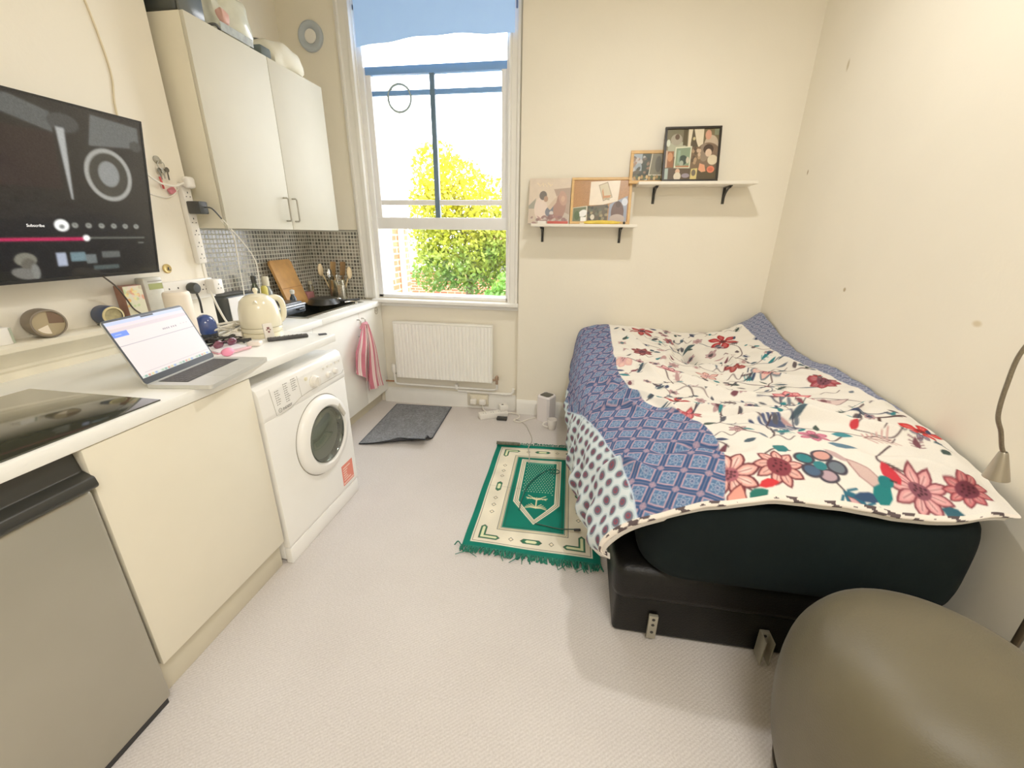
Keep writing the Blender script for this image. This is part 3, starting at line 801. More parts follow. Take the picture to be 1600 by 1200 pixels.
# patterned carton
ct = thing('carton', 'slim carton with brown side and floral front on the mantel', 'carton', (-1.865, 1.47, MZ))
Rc = (0, .0, -.12)
B().box(-1.888, -1.838, 1.438, 1.512, MZ, MZ + .142, .002, rot=Rc).obj('box_body', mat('brown_card', (158, 112, 92), rough=.6, var=.12, vscale=30), ct)
cv = Cv(0, .070, 0, .138, .002, (222, 218, 190))
for k in range(26):
    c = [(236, 190, 110), (190, 210, 150), (226, 150, 120), (240, 222, 150), (206, 190, 160), (232, 208, 196)][k % 6]
    cv.ell(.076 * random.random(), .04 + .10 * random.random() ** .6, .006 + .007 * random.random(), .005, random.random() * 3, c, .8)
pv = np.array([-1.868, 1.472]); cR, sR = math.cos(-.12), math.sin(-.12)
def cfn(X, Y):
    dx = np.full(X.shape, .0312); dy = X - .032
    return np.stack([pv[0] + dx * cR - dy * sR, pv[1] + dx * sR + dy * cR, MZ + .002 + Y], -1)
fl_ = flat('front_print', cv, cfn, paint_mat('carton_print', rough=.5), ct); fl_['label'] = 'floral printed front'
# clear pack with green label
cp = thing('plastic_pack', 'clear plastic pack with a green label, right end of the mantel', 'pack', (-1.865, 1.575, MZ))
B().box(-1.888, -1.842, 1.527, 1.612, MZ, MZ + .165, .006, 2).obj('pack_body', mat('cloudy_plastic', (216, 214, 200), rough=.25, var=.08, vscale=30, trans=.25), cp)
B().box(-1.8415, -1.8405, 1.545, 1.607, MZ + .115, MZ + .14).obj('label_strip', mat('olive_label', (150, 156, 92), rough=.5), cp)
B().box(-1.8415, -1.8408, 1.545, 1.607, MZ + .147, MZ + .152).obj('label_line', M_grey_emb, cp)
# tall white cylinder
NEAR = True
cy = thing('cylinder_speaker', 'tall plain white cylinder standing behind the laptop', 'speaker', (-1.725, 1.555, hobtop))
B().lathe([(0, 0), (.046, 0), (.049, .004), (.05, .02), (.05, .255), (.048, .266), (.043, .271), (0, .272)], (-1.725, 1.555, hobtop), 40).obj('body', mat('warm_white_matte', (238, 226, 208), rough=.55, var=.01), cy)
B().lathe([(.0505, .008), (.0505, .012)], (-1.725, 1.555, hobtop), 40, caps=False).obj('base_ring', M_dark, cy)
NEAR = False
# wall sockets
ws = thing('wall_socket', 'long white gang of wall sockets above the worktop by the chimney corner', 'socket', (-1.88, 1.76, 1.10))
B().box(XTV, -1.868, 1.632, 1.903, 1.105, 1.20, .006, 2).obj('face_plate', M_plastic, ws)
for y in (1.655, 1.70, 1.80, 1.84):
    b = B(); b.box(-1.8685, -1.8675, y, y + .006, 1.165, 1.173); b.box(-1.8685, -1.8675, y - .011, y - .003, 1.145, 1.150); b.box(-1.8685, -1.8675, y + .009, y + .017, 1.145, 1.150)
    b.obj('outlet_holes', M_black, ws)
pl = thing('power_plug', 'round black plug in the wall sockets above the white cylinder', 'plug', (-1.85, 1.765, 1.14))
B().lathe([(0, 0), (.024, 0), (.027, .008), (.026, .03), (.02, .038), (0, .04)], (-1.867, 1.765, 1.162), 24, axis=(1, 0, 0)).obj('plug_body', mat('charcoal_rubber', (58, 60, 58), rough=.55), pl)
B().tube([(-1.845, 1.768, 1.145), (-1.84, 1.772, 1.10), (-1.845, 1.775, 1.04)], .005, 8, sub=5).obj('flex', M_black, pl)
ad = thing('plug_adapter', 'white cube plug adapter at the right end of the wall sockets', 'adapter', (-1.84, 1.88, 1.12))
B().box(-1.868, -1.815, 1.85, 1.907, 1.122, 1.195, .007, 2).obj('adapter_body', M_plastic, ad)
b = B()
for y, z in ((1.878, 1.17), (1.87, 1.15), (1.888, 1.15)): b.box(-1.8152, -1.8145, y - .003, y + .003, z - .003, z + .003)
b.obj('pin_holes', M_dark, ad)
# power strip
ps = thing('power_strip', 'white vertical power strip fixed on the chimney corner', 'power strip', (-1.885, 1.88, 1.27))
B().box(XTV, -1.87, 1.852, 1.90, 1.27, 1.635, .007, 2).obj('strip_body', M_plastic, ps)
for z in (1.59, 1.475, 1.42, 1.365, 1.31):
    b = B(); b.box(-1.8705, -1.8695, 1.873, 1.878, z, z + .008); b.box(-1.8705, -1.8695, 1.862, 1.868, z - .016, z - .012); b.box(-1.8705, -1.8695, 1.882, 1.888, z - .016, z - .012)
    b.obj('outlet_holes', M_dark, ps)
B().tube([(-1.882, 1.876, 1.272), (-1.875, 1.87, 1.2), (-1.83, 1.845, 1.1), (-1.80, 1.85, 1.0), (-1.77, 1.86, .935)], .005, 8, sub=6).obj('flex', M_cableW, ps)
ba = thing('charger', 'black charger block plugged into the vertical power strip', 'charger', (-1.83, 1.88, 1.5))
B().box(-1.869, -1.80, 1.853, 1.902, 1.50, 1.556, .005, 2).obj('charger_body', mat('charger_black', (56, 58, 58), rough=.45), ba)
B().tube([(-1.80, 1.88, 1.53), (-1.775, 1.895, 1.525), (-1.755, 1.92, 1.48)], .0035, 8, sub=6).obj('lead', M_dark, ba)
pt = thing('power_plug', 'white plug at the top of the vertical power strip', 'plug', (-1.86, 1.875, 1.62))
B().box(-1.869, -1.832, 1.852, 1.898, 1.612, 1.662, .012, 3).obj('plug_body', M_plastic, pt)
tag(B().tube([(-1.79, 1.578, 1.64), (-1.84, 1.65, 1.66), (-1.87, 1.74, 1.625), (-1.86, 1.80, 1.615), (-1.852, 1.851, 1.632)], .0042, 8, sub=6).obj('cable', M_cableW), 'white cable running from behind the television edge to the plug', 'cable')
tag(B().tube([(-1.80, 1.61, 1.60), (-1.892, 1.70, 1.578), (-1.893, 1.77, 1.565), (-1.89, 1.81, 1.575), (-1.885, 1.845, 1.605)], .003, 8, sub=6).obj('cable', M_cableW), 'lower white cable looping from the television edge to the power strip', 'cable')
# two thin cables hanging in front of the tiles
tag(B().tube([(-1.762, 1.918, 1.475), (-1.80, 2.02, 1.40), (-1.82, 2.04, 1.25), (-1.83, 2.045, 1.1), (-1.84, 2.04, 1.0), (-1.79, 2.0, .91)], .0028, 6, sub=6).obj('cable', M_cableW), 'thin white cable hanging straight down before the tiles, nearest the chimney', 'cable')
tag(B().tube([(-1.76, 1.93, 1.478), (-1.78, 2.06, 1.36), (-1.80, 2.14, 1.27), (-1.81, 2.15, 1.15), (-1.82, 2.15, 1.03), (-1.80, 2.12, .91)], .0028, 6, sub=6).obj('cable', M_cableW), 'thin white cable bowed outward before the tiles above the kettle', 'cable')
# keys
kh = thing('wall_hook', 'small grey hook on the chimney breast holding the keys', 'hook', (XTV, 1.785, 1.70))
b = B(); b.lathe([(0, 0), (.016, 0), (.016, .004), (0, .006)], (XTV, 1.785, 1.72), 20, axis=(1, 0, 0)); b.tube([(XTV + .004, 1.785, 1.715), (XTV + .02, 1.785, 1.705), (XTV + .022, 1.785, 1.72)], .003, 8, sub=4)
b.obj('hook_body', M_steel, kh)
ky = thing('key_bunch', 'bunch of keys with a red tag hanging on the wall hook', 'keys', (XTV + .015, 1.785, 1.60))
b = B(); b.tube([(XTV + .018, 1.785 + .016 * math.cos(a), 1.698 + .016 * math.sin(a)) for a in np.linspace(0, 2 * PI, 24)], .0018, 6); b.obj('key_ring', M_steel, ky)
for k, (dy, dz, l) in enumerate(((-.008, 1.684, .045), (.006, 1.684, .04), (.022, 1.69, .05))):
    b = B(); b.lathe([(0, 0), (.011, 0), (.011, .002), (0, .002)], (XTV + .012 + k * .003, 1.785 + dy, dz - .008), 16, axis=(1, 0, 0)); b.box(XTV + .012 + k * .003, XTV + .0138 + k * .003, 1.782 + dy, 1.788 + dy, dz - l, dz - .012)
    b.obj('key', mat('key_metal_%s' % 'abc'[k], [(110, 106, 92), (150, 146, 132), (96, 92, 80)][k], rough=.35, metal=.7), ky)
B().box(XTV + .01, XTV + .014, 1.768, 1.778, 1.60, 1.65, .002, rot=(.12, 0, 0)).obj('red_tag', mat('red_tag', (196, 70, 70), rough=.5), ky)
tag(B().box(XTV + .004, XTV + .02, 1.795, 1.83, 1.585, 1.61, .006, 2, rot=(.5, 0, 0)).obj('pendant', mat('pink_pendant', (206, 120, 130), rough=.5)), 'small dusky pink pendant stuck below the keys', 'pendant')
# brass disc
bd = thing('wall_fitting', 'round brass fitting low on the chimney breast beside the television', 'fitting', (XTV, 1.70, 1.25))
B().lathe([(0, 0), (.021, 0), (.021, .004), (.017, .007), (.012, .006), (0, .006)], (XTV, 1.70, 1.257), 28, axis=(1, 0, 0)).obj('disc', mat('brass', (196, 170, 104), rough=.35, metal=.5), bd)
B().tube([(XTV + .007, 1.704, 1.263), (XTV + .009, 1.70, 1.252), (XTV + .008, 1.71, 1.25)], .0025, 6).obj('toggle', M_dark, bd)
# cable trunk on chimney breast above TV
tag(B().tube([(XTV + .003, 1.625, 2.34), (XTV + .003, 1.652, 2.24), (XTV + .003, 1.672, 2.12), (XTV + .003, 1.68, 2.0), (XTV + .003, 1.662, 1.9), (XTV + .003, 1.66, 1.80)], .0035, 8, sub=6).obj('aerial_cable', mat('cream_cable', (222, 208, 176), rough=.6)), 'painted-over cream cable running down the chimney breast above the television', 'cable')
tag(B().tube([(-1.795, 1.345, 1.256), (-1.82, 1.40, 1.21), (-1.83, 1.43, 1.16), (-1.835, 1.455, 1.11), (-1.832, 1.50, 1.07)], .003, 8, sub=6).obj('power_cable', mat('brown_cable', (72, 60, 46), rough=.5)), 'thin brown cable hanging from under the television across the carton', 'cable')
# blue bottle
NEAR = True
bb = thing('round_bottle', 'round dark blue bottle among cables behind the laptop', 'bottle', (-1.79, 1.72, hobtop))
B().lathe([(0, 0), (.036, 0), (.04, .01), (.042, .03), (.042, .045)], (-1.80, 1.735, hobtop), 28, caps=False).obj('base', mat('navy_base', (50, 54, 62), rough=.3), bb)
B().lathe([(.042, .045), (.046, .07), (.043, .10), (.032, .122), (.015, .134), (0, .136)], (-1.80, 1.735, hobtop), 28, caps=False).obj('dome', mat('blue_glass', (54, 76, 138), rough=.15, var=.2, coat=.6), bb)
# white cable heap
def coil(cx, cy, z, rx, ry, turns, r, h=.03, jit=.012, seed=1, n=24):
    rg = random.Random(seed); P = []
    for i in range(int(turns * n)):
        a = 2 * PI * i / n; k = 1 + .25 * math.sin(a * .37 + seed)
        P.append((cx + rx * k * math.cos(a) + rg.uniform(-jit, jit), cy + ry * k * math.sin(a * 1.07) + rg.uniform(-jit, jit), z + r + h * (.5 + .5 * math.sin(i * .21 + seed)) + rg.uniform(0, .003)))
    return P
tag(B().tube(coil(-1.765, 1.80, hobtop, .042, .085, 6, .005, .07, .012, 3), .005, 7, sub=2).obj('cable_heap', M_cableW), 'heap of coiled white cables left of the kettle', 'cable')
tag(B().tube(coil(-1.69, 1.69, hobtop, .036, .06, 6, .0035, .035, .014, 5), .0035, 7, sub=2).obj('cable_heap', mat('black_cable', (44, 42, 42), rough=.5)), 'tangle of thin black cables between laptop and kettle', 'cable')
pl = thing('power_plug', 'white plug lying in the cable heap left of the kettle', 'plug', (-1.73, 1.83, hobtop))
B().box(-1.75, -1.70, 1.80, 1.85, hobtop, hobtop + .035, .008, 2, rot=(0, 0, .5)).obj('plug_body', M_plastic, pl)
pl = thing('connector', 'long black connector on the worktop in front of the kettle', 'connector', (-1.63, 1.74, hobtop))
B().tube([(-1.69, 1.71, hobtop + .012), (-1.60, 1.775, hobtop + .012)], .007, 10, r1=.009).obj('barrel', M_black, pl)
# sunglasses-like dark red object, notebook, pink blob
sg = thing('sunglasses', 'folded dark red sunglasses lying by the black cables', 'sunglasses', (-1.62, 1.63, hobtop + .012))
for dy in (-.032, .032):
    B().sphere((-1.615 + dy * .2, 1.635 + dy, hobtop + .028), (.008, .029, .019), 16).obj('lens', mat('wine_lens', (104, 44, 66), rough=.12, var=.1, coat=.5), sg)
B().tube([(-1.655, 1.59, hobtop + .02), (-1.62, 1.60, hobtop + .036), (-1.612, 1.635, hobtop + .036), (-1.605, 1.67, hobtop + .034), (-1.65, 1.69, hobtop + .02)], .003, 6, sub=4).obj('frame', mat('wine_frame', (84, 36, 54), rough=.3), sg)
nb = thing('notebook', 'closed white notebook with pink edges to the right of the laptop', 'notebook', (-1.59, 1.62, hobtop))
B().box(-1.68, -1.545, 1.56, 1.69, hobtop, hobtop + .006, .001, rot=(0, 0, -.35)).obj('cover', mat('pink_cover', (230, 168, 186), rough=.5), nb)
B().box(-1.678, -1.548, 1.563, 1.688, hobtop + .006, hobtop + .012, .001, rot=(0, 0, -.35)).obj('pages', mat('white_pages', (236, 230, 236), rough=.6), nb)
pk = thing('egg_applicator', 'bright pink egg-shaped applicator with a pale handle beside the laptop hinge', 'applicator', (-1.51, 1.545, hobtop))
B().sphere((-1.515, 1.535, hobtop + .018), (.02, .03, .018), 18).obj('sponge', mat('hot_pink', (236, 140, 172), rough=.5), pk)
B().tube([(-1.512, 1.55, hobtop + .012), (-1.508, 1.66, hobtop + .008)], .006, 10).obj('handle', mat('dusty_pink_stick', (222, 170, 176), rough=.4), pk)
ep = thing('earbud_case', 'small pale earbud case in front of the kettle', 'case', (-1.53, 1.72, hobtop))
B().box(-1.558, -1.498, 1.69, 1.735, hobtop, hobtop + .024, .010, 4, rot=(0, 0, .35)).obj('case_body', mat('pale_case', (240, 230, 220), rough=.3), ep)
B().sphere((-1.566, 1.690, hobtop + .02), (.005, .007, .005), 10).obj('status_light', M_black, ep)
# kettle
KX, KY = -1.655, 1.925
kt = thing('kettle', 'cream electric kettle with a domed lid on the near worktop', 'kettle', (KX, KY, hobtop))
M_kt = mat('cream_enamel', (238, 230, 202), rough=.22, var=.01, coat=.4)
B().lathe([(0, 0), (.094, 0), (.096, .004), (.096, .018), (.09, .022), (0, .022)], (KX, KY, hobtop), 40).obj('power_base', M_kt, kt)
B().lathe([(0, .024), (.092, .024), (.097, .03), (.097, .045), (.0955, .048), (.0955, .05), (.097, .052), (.097, .09), (.093, .14), (.082, .18), (.064, .199), (.06, .202)], (KX, KY, hobtop), 48, caps=False).obj('body', M_kt, kt)
B().lathe([(.0965, .0482), (.0985, .0495), (.0965, .0508)], (KX, KY, hobtop), 48, caps=False).obj('seam', mat('khaki_seam', (150, 142, 112), rough=.4), kt)
ld = B().lathe([(.06, .197), (.056, .205), (.035, .214), (.01, .217), (0, .2175)], (KX, KY, hobtop), 40, caps=False).obj('lid', M_kt, kt)
B().lathe([(.006, .214), (.008, .222), (.012, .232), (.012, .24), (.007, .246), (0, .247)], (KX, KY, hobtop), 20, caps=False).obj('lid_knob', M_kt, ld)
hd = Vector((.58, .81, 0)).normalized()
def kp(r, z): return (KX + hd.x * r, KY + hd.y * r, hobtop + z)
B().tube([kp(.06, .188), kp(.09, .19), kp(.112, .172), kp(.119, .13), kp(.112, .085), kp(.09, .062)], .015, 12, sub=6).obj('handle', M_kt, kt)
sp = Vector((.55, -.83, 0)).normalized()
B().prism([(KX + sp.x * .075 + .02 * sp.y, KY + sp.y * .075 - .02 * sp.x, hobtop + .165), (KX + sp.x * .075 - .02 * sp.y, KY + sp.y * .075 + .02 * sp.x, hobtop + .165), (KX + sp.x * .096, KY + sp.y * .096, hobtop + .186)], (sp.x * -.012, sp.y * -.012, .010), .003).obj('spout', M_kt, kt)
# white key-card holder leaning on kettle
pc = thing('tag_card', 'small white card with a dark symbol leaning on the kettle', 'card', (-1.545, 1.837, hobtop))
Rp = (0, -.16, -.55)
B().box(-1.550, -1.540, 1.815, 1.859, hobtop + .001, hobtop + .082, .002, rot=Rp, piv=(-1.545, 1.837, hobtop)).obj('card_body', mat('card_white', (232, 226, 216), rough=.45), pc)
b = B()
for dy, z, q_ in ((0, .058, .012), (0, .04, .009), (-.008, .05, .006), (.008, .05, .006)):
    b.box(-1.5398, -1.5385, 1.837 + dy - q_ / 2, 1.837 + dy + q_ / 2, hobtop + z - q_ / 2, hobtop + z + q_ / 2, 0, rot=Rp, piv=(-1.545, 1.837, hobtop))
b.obj('symbol', mat('maroon_symbol', (130, 84, 84), rough=.5), pc)
# remote
rm = thing('remote_control', 'black television remote lying on the near worktop edge', 'remote', (-1.465, 1.87, hobtop))
dv = Vector((.129, .127, 0)); an = math.atan2(dv.y, dv.x)
B().box(-1.465 - .094, -1.465 + .094, 1.865 - .019, 1.865 + .019, hobtop, hobtop + .017, .006, 3, rot=(0, 0, an)).obj('remote_body', mat('remote_black', (48, 46, 46), rough=.35), rm)
b = B()
for i in range(8):
    for j in range(3):
        c = Matrix.Rotation(an, 3, 'Z') @ Vector((-.075 + i * .02, -.011 + j * .011, 0))
        b.sphere((-1.465 + c.x, 1.865 + c.y, hobtop + .0165), (.0042, .0042, .002), 8)
b.obj('buttons', mat('remote_buttons', (96, 94, 92), rough=.4), rm)
cl = B().box(-1.372, -1.332, 1.975, 2.003, hobtop, hobtop + .006, .002, rot=(0, 0, .75)).obj('cable_clip', mat('slate_clip', (66, 68, 78), rough=.4)); tag(cl, 'small flat dark clip on the corner of the near worktop', 'clip')

NEAR = False
# ------------------------------------------------------------------ far worktop
to = thing('sandwich_press', 'low dark grey sandwich press with a bright front edge beside the sink', 'sandwich press', (-1.93, 2.44, hobtop))
B().box(-2.02, -1.845, 2.31, 2.575, hobtop + .008, hobtop + .058, .010, 3).obj('body', mat('press_grey', (84, 90, 98), rough=.3, metal=.3), to)
B().box(-2.02, -1.842, 2.308, 2.577, hobtop + .058, hobtop + .068, .004, 2).obj('lid_edge', mat('pale_metal', (214, 220, 228), rough=.25, metal=.2), to)
B().box(-2.01, -1.86, 2.32, 2.565, hobtop + .066, hobtop + .082, .008, 2).obj('lid', mat('press_lid', (60, 64, 68), rough=.3), to)
B().tube([(-1.85, 2.47, hobtop + .038), (-1.825, 2.475, hobtop + .036), (-1.822, 2.52, hobtop + .036), (-1.85, 2.525, hobtop + .038)], .006, 8).obj('handle', M_black, to)
for y in (2.33, 2.555):
    for x in (-2.0, -1.865): B().lathe([(0, 0), (.01, 0), (.01, .01), (0, .01)], (x, y, hobtop), 10).obj('foot', M_black, to)
tc_ = thing('toaster', 'black toaster with a white front panel and red flower mark, left of the kettle', 'toaster', (-1.96, 2.12, hobtop))
B().box(-2.06, -1.905, 1.985, 2.255, hobtop + .006, hobtop + .185, .022, 4).obj('body', mat('toaster_black', (54, 56, 54), rough=.3), tc_)
B().box(-1.907, -1.90, 2.01, 2.235, hobtop + .02, hobtop + .172, .003).obj('front_panel', mat('toaster_white', (236, 234, 232), rough=.3, var=.02), tc_)
for y in (2.01, 2.23):
    for x in (-2.03, -1.93): B().lathe([(0, 0), (.01, 0), (.01, .01), (0, .01)], (x, y, hobtop), 10).obj('foot', M_black, tc_)
B().box(-2.02, -1.95, 2.02, 2.22, hobtop + .1845, hobtop + .187).obj('slots', M_black, tc_)
b = B()
for k in range(6): b.sphere((-1.9, 2.11 + .014 * math.cos(k * PI / 3), hobtop + .125 + .012 * math.sin(k * PI / 3)), (.003, .011, .010), 10)
b.obj('flower_mark', mat('red_mark', (190, 56, 68), rough=.5), tc_)
# bottles
def bottle(name, lab, x, y, prof, cap, colour, capc, label_c=None, cat='bottle'):
    t = thing(name, lab, cat, (x, y, hobtop), 'bottles along the tiled splashback')
    B().lathe(prof, (x, y, hobtop), 24, caps=False).obj('bottle_body', mat(name + '_glass', colour, rough=.15, var=.05, trans=.3, coat=.3), t)
    B().lathe(cap, (x, y, hobtop), 20).obj('cap', mat(name + '_cap', capc, rough=.4), t)
    if label_c:
        r = prof[2][0] + .0012
        B().lathe([(r, .05), (r, .115)], (x, y, hobtop), 24, caps=False).obj('bottle_label', mat(name + '_label', label_c, rough=.5, var=.2, vscale=40), t)
    return t
bottle('oil_bottle', 'dark-capped green glass bottle by the tiles behind the kettle', -2.12, 2.47, [(0, 0), (.028, 0), (.030, .01), (.030, .15), (.013, .19), (.012, .205)], [(.0145, .2), (.0145, .245), (0, .246)], (96, 108, 84), (56, 56, 52))
bottle('cream_bottle', 'clear bottle with cream cap and blue label behind the kettle', -2.07, 2.515, [(0, 0), (.031, 0), (.033, .01), (.033, .14), (.018, .17), (.018, .18)], [(.022, .178), (.022, .232), (.018, .24), (0, .24)], (170, 174, 168), (230, 222, 196), (104, 128, 160))
bottle('lemon_bottle', 'small bottle with yellow top behind the kettle lid', -2.02, 2.43, [(0, 0), (.022, 0), (.024, .01), (.024, .10), (.016, .125), (.016, .13)], [(.02, .128), (.021, .175), (.012, .19), (0, .19)], (190, 186, 120), (220, 206, 96))
bottle('syrup_bottle', 'small dark bottle with white top in front of the chopping board', -1.965, 2.62, [(0, 0), (.021, 0), (.022, .01), (.022, .085), (.010, .11), (.010, .118)], [(.013, .115), (.015, .125), (.015, .14), (0, .148)], (52, 70, 82), (240, 238, 228))
# chopping board
cb = thing('chopping_board', 'wooden chopping board leaning on the tiles beside the sink', 'chopping board', (-2.12, 2.86, hobtop))
bl_, br_ = np.array([-2.075, 2.70, hobtop]), np.array([-2.10, 2.955, hobtop])
ub = np.array([-.088, -.03, .325]);
outl = []
for (u, v) in rrect(1, 1, .07, 4): outl.append(tuple(bl_ * (1 - u) + br_ * u + ub * v))
B().prism(outl, (.018, .002, .004), .003).obj('board', mat('board_wood', (204, 152, 88), rough=.5, var=.16, vscale=14, detail=8), cb)
b = B(); p0_, p1_ = bl_ * .97 + br_ * .03 + ub * .40, bl_ * .03 + br_ * .97 + ub * .40
b.tube([tuple(p0_ + np.array([.0185, .002, .004])), tuple(p1_ + np.array([.0185, .002, .004]))], .0015, 6); b.obj('joint_line', mat('joint_brown', (150, 100, 54), rough=.6), cb)
# pink sponge block
sg = thing('soap_box', 'dusky pink box beside the utensil jar', 'box', (-2.13, 3.02, hobtop))
B().box(-2.16, -2.10, 2.975, 3.06, hobtop, hobtop + .075, .006, 2).obj('box_body', mat('dusky_pink', (186, 122, 124), rough=.5), sg)
sb = bottle('soap_bottle', 'small cream topped bottle behind the pink box', -2.15, 3.10, [(0, 0), (.02, 0), (.022, .01), (.022, .10), (.012, .12), (.012, .125)], [(.016, .122), (.016, .15), (0, .152)], (150, 140, 110), (214, 206, 176))
# utensil jar
uj = thing('utensil_jar', 'steel utensil jar in the tiled corner by the window', 'jar', (-1.925, 3.12, hobtop))
B().lathe([(0, 0), (.062, 0), (.065, .006), (.065, .165), (.062, .168), (.060, .165), (.060, .01), (0, .008)], (-1.925, 3.12, hobtop), 36, caps=False).obj('jar_body', mat('jar_steel', (170, 164, 140), rough=.22, metal=.8, var=.1, vscale=20), uj)
def utensil(name, lab, base, top, head, m, hm=None):
    t = thing(name, lab, 'utensil', base, 'utensils standing in the steel jar')
    B().tube([base, top], .005, 8).obj('handle', m, t)
    d = (Vector(top) - Vector(base)).normalized()
    b = B()
    if head == 'spoon': b.sphere(Vector(top) + d * .035, (.013, .032, .048), 16)
    elif head == 'spat': b.box(top[0] - .004, top[0] + .004, top[1] - .036, top[1] + .036, top[2] - .005, top[2] + .10, .004, 2, rot=(-.1, .1, 0))
    elif head == 'whisk':
        for k in range(6):
            a = PI * k / 6
            b.tube([tuple(Vector(top) + d * (.09 * s) + Vector((math.cos(a), math.sin(a), 0)) * (.028 * math.sin(PI * s) * sg_)) for sg_ in (1,) for s in np.linspace(0, 1, 9)], .0015, 5)
            b.tube([tuple(Vector(top) + d * (.09 * s) - Vector((math.cos(a), math.sin(a), 0)) * (.028 * math.sin(PI * s))) for s in np.linspace(0, 1, 9)], .0015, 5)
    elif head == 'masher':
        b.tube([tuple(Vector(top) + Vector((0, .03 * math.cos(a), .035 + .035 * math.sin(a)))) for a in np.linspace(-PI / 2, 1.5 * PI, 24)], .004, 6)
        b.tube([tuple(Vector(top) + Vector((0, -.012, 0))), tuple(Vector(top) + Vector((0, -.012, .068)))], .003, 6); b.tube([tuple(Vector(top) + Vector((0, .012, 0))), tuple(Vector(top) + Vector((0, .012, .068)))], .003, 6)
    b.obj('head', hm or m, t)
M_spw = mat('spoon_wood', (186, 148, 96), rough=.55, var=.1); M_spl = mat('light_spoon_wood', (226, 202, 158), rough=.5, var=.06)
utensil('wooden_spoon', 'pale wooden spoon leaning leftmost in the utensil jar', (-1.95, 3.10, hobtop + .012), (-2.0, 3.055, hobtop + .21), 'spoon', M_spl)
utensil('wooden_spatula', 'broad brown wooden spatula at the back of the utensil jar', (-1.94, 3.135, hobtop + .012), (-1.965, 3.15, hobtop + .20), 'spat', M_spw)
utensil('wooden_spatula', 'darker wooden spatula on the right of the utensil jar', (-1.915, 3.14, hobtop + .012), (-1.89, 3.165, hobtop + .20), 'spat', mat('dark_spoon_wood', (148, 112, 70), rough=.55))
utensil('steel_ladle', 'shiny steel ladle in the middle of the utensil jar', (-1.93, 3.10, hobtop + .012), (-1.945, 3.075, hobtop + .175), 'spoon', M_chrome)
utensil('potato_masher', 'steel masher with a looped head in the utensil jar', (-1.91, 3.10, hobtop + .012), (-1.885, 3.075, hobtop + .14), 'masher', M_chrome)
utensil('wooden_spoon', 'pale wooden spoon leaning rightmost in the utensil jar', (-1.90, 3.13, hobtop + .012), (-1.835, 3.14, hobtop + .185), 'spoon', M_spl)
# small cream cup in front of jar
gr = thing('grater', 'small steel box grater standing in front of the utensil jar', 'grater', (-1.865, 3.065, hobtop))
B().prism([(-1.885, 3.045, hobtop), (-1.84, 3.045, hobtop), (-1.84, 3.08, hobtop), (-1.885, 3.08, hobtop)], (.002, .001, .13), .003).obj('grater_body', mat('grater_steel', (196, 190, 172), rough=.3, metal=.6, var=.3, vscale=90), gr)
B().tube([(-1.88, 3.062, hobtop + .13), (-1.874, 3.064, hobtop + .155), (-1.85, 3.064, hobtop + .155), (-1.842, 3.064, hobtop + .13)], .004, 8, sub=4).obj('handle', M_steel, gr)
# frying pan resting across the sink
fp = thing('frying_pan', 'black frying pan resting upside down over the sink', 'pan', (-1.93, 2.93, hobtop))
B().lathe([(.118, .006), (.116, .012), (.095, .046), (.08, .05), (0, .05)], (-1.935, 2.92, hobtop), 40, caps=False).obj('pan_body', mat('black_pan', (44, 44, 40), rough=.35, var=.1), fp)
B().tube([(-1.85, 2.99, hobtop + .02), (-1.80, 3.07, hobtop + .014), (-1.765, 3.14, hobtop + .012)], .009, 10, sub=4).obj('handle', M_black, fp)
B().sphere((-1.855, 3.0, hobtop + .034), (.02, .03, .012), 14).obj('handle_mount', M_chrome, fp)
ta = thing('mixer_tap', 'low chrome tap at the front rim of the sink', 'tap', (-1.715, 2.99, hobtop))
b = B(); b.lathe([(0, .004), (.014, .004), (.013, .02), (.008, .024), (0, .024)], (-1.703, 2.98, hobtop), 16); b.tube([(-1.703, 2.98, hobtop + .018), (-1.73, 2.95, hobtop + .024), (-1.76, 2.92, hobtop + .02)], .006, 8, sub=4)
b.obj('tap_body', M_chrome, ta)

# tea towel on the handles
tw = thing('tea_towel', 'pink and white striped tea towel hanging on the sink cabinet handle', 'towel', (-1.59, 2.83, .24))
M_tw = paint_mat('towel_stripes', rough=.9, bump=.3, bscale=180)
def towel_piece(nm, ytop, ybotL, ybotR, ztop, zbot, x, phase, skew):
    cv = Cv(0, .30, 0, .56, .004, (236, 220, 212))
    for x0 in np.arange(-.01, .31, .075): cv.rect(x0, x0 + .044, 0, .56, (204, 116, 132))
    for x0 in np.arange(.05, .31, .075): cv.rect(x0 - .004, x0 + .001, 0, .56, (222, 160, 168))
    cv.noise(.12, 9)
    def fn(X, Y):
        u = X / .30; v = 1 - Y / .56
        yl = ytop - .018 + (ybotL - ytop + .018) * np.minimum(1, v * 1.9) ** .7; yr = ytop + .018 + (ybotR - ytop - .018) * v ** .9
        y = yl + (yr - yl) * u
        z = ztop + (zbot - ztop) * v + skew * (u - .5) * v
        xx = x + .018 * np.sin(u * 3.3 * PI + phase + v * 1.5) * (.35 + .65 * v) + .012 * np.sin(v * 5)
        return np.stack([xx, y, z], -1)
    return flat(nm, cv, fn, M_tw, tw)
towel_piece('left_fold', 2.845, 2.645, 2.85, .775, .395, -1.575, .3, .16 * -1)
towel_piece('right_fold', 2.865, 2.80, 3.02, .775, .245, -1.562, 1.4, -.03)
B().tube([(-1.598, 2.825, .745), (-1.585, 2.84, .78), (-1.58, 2.86, .775), (-1.585, 2.885, .78), (-1.598, 2.905, .745)], .013, 10, sub=5).obj('gathered_top', mat('towel_pink', (208, 140, 152), rough=.9), tw)

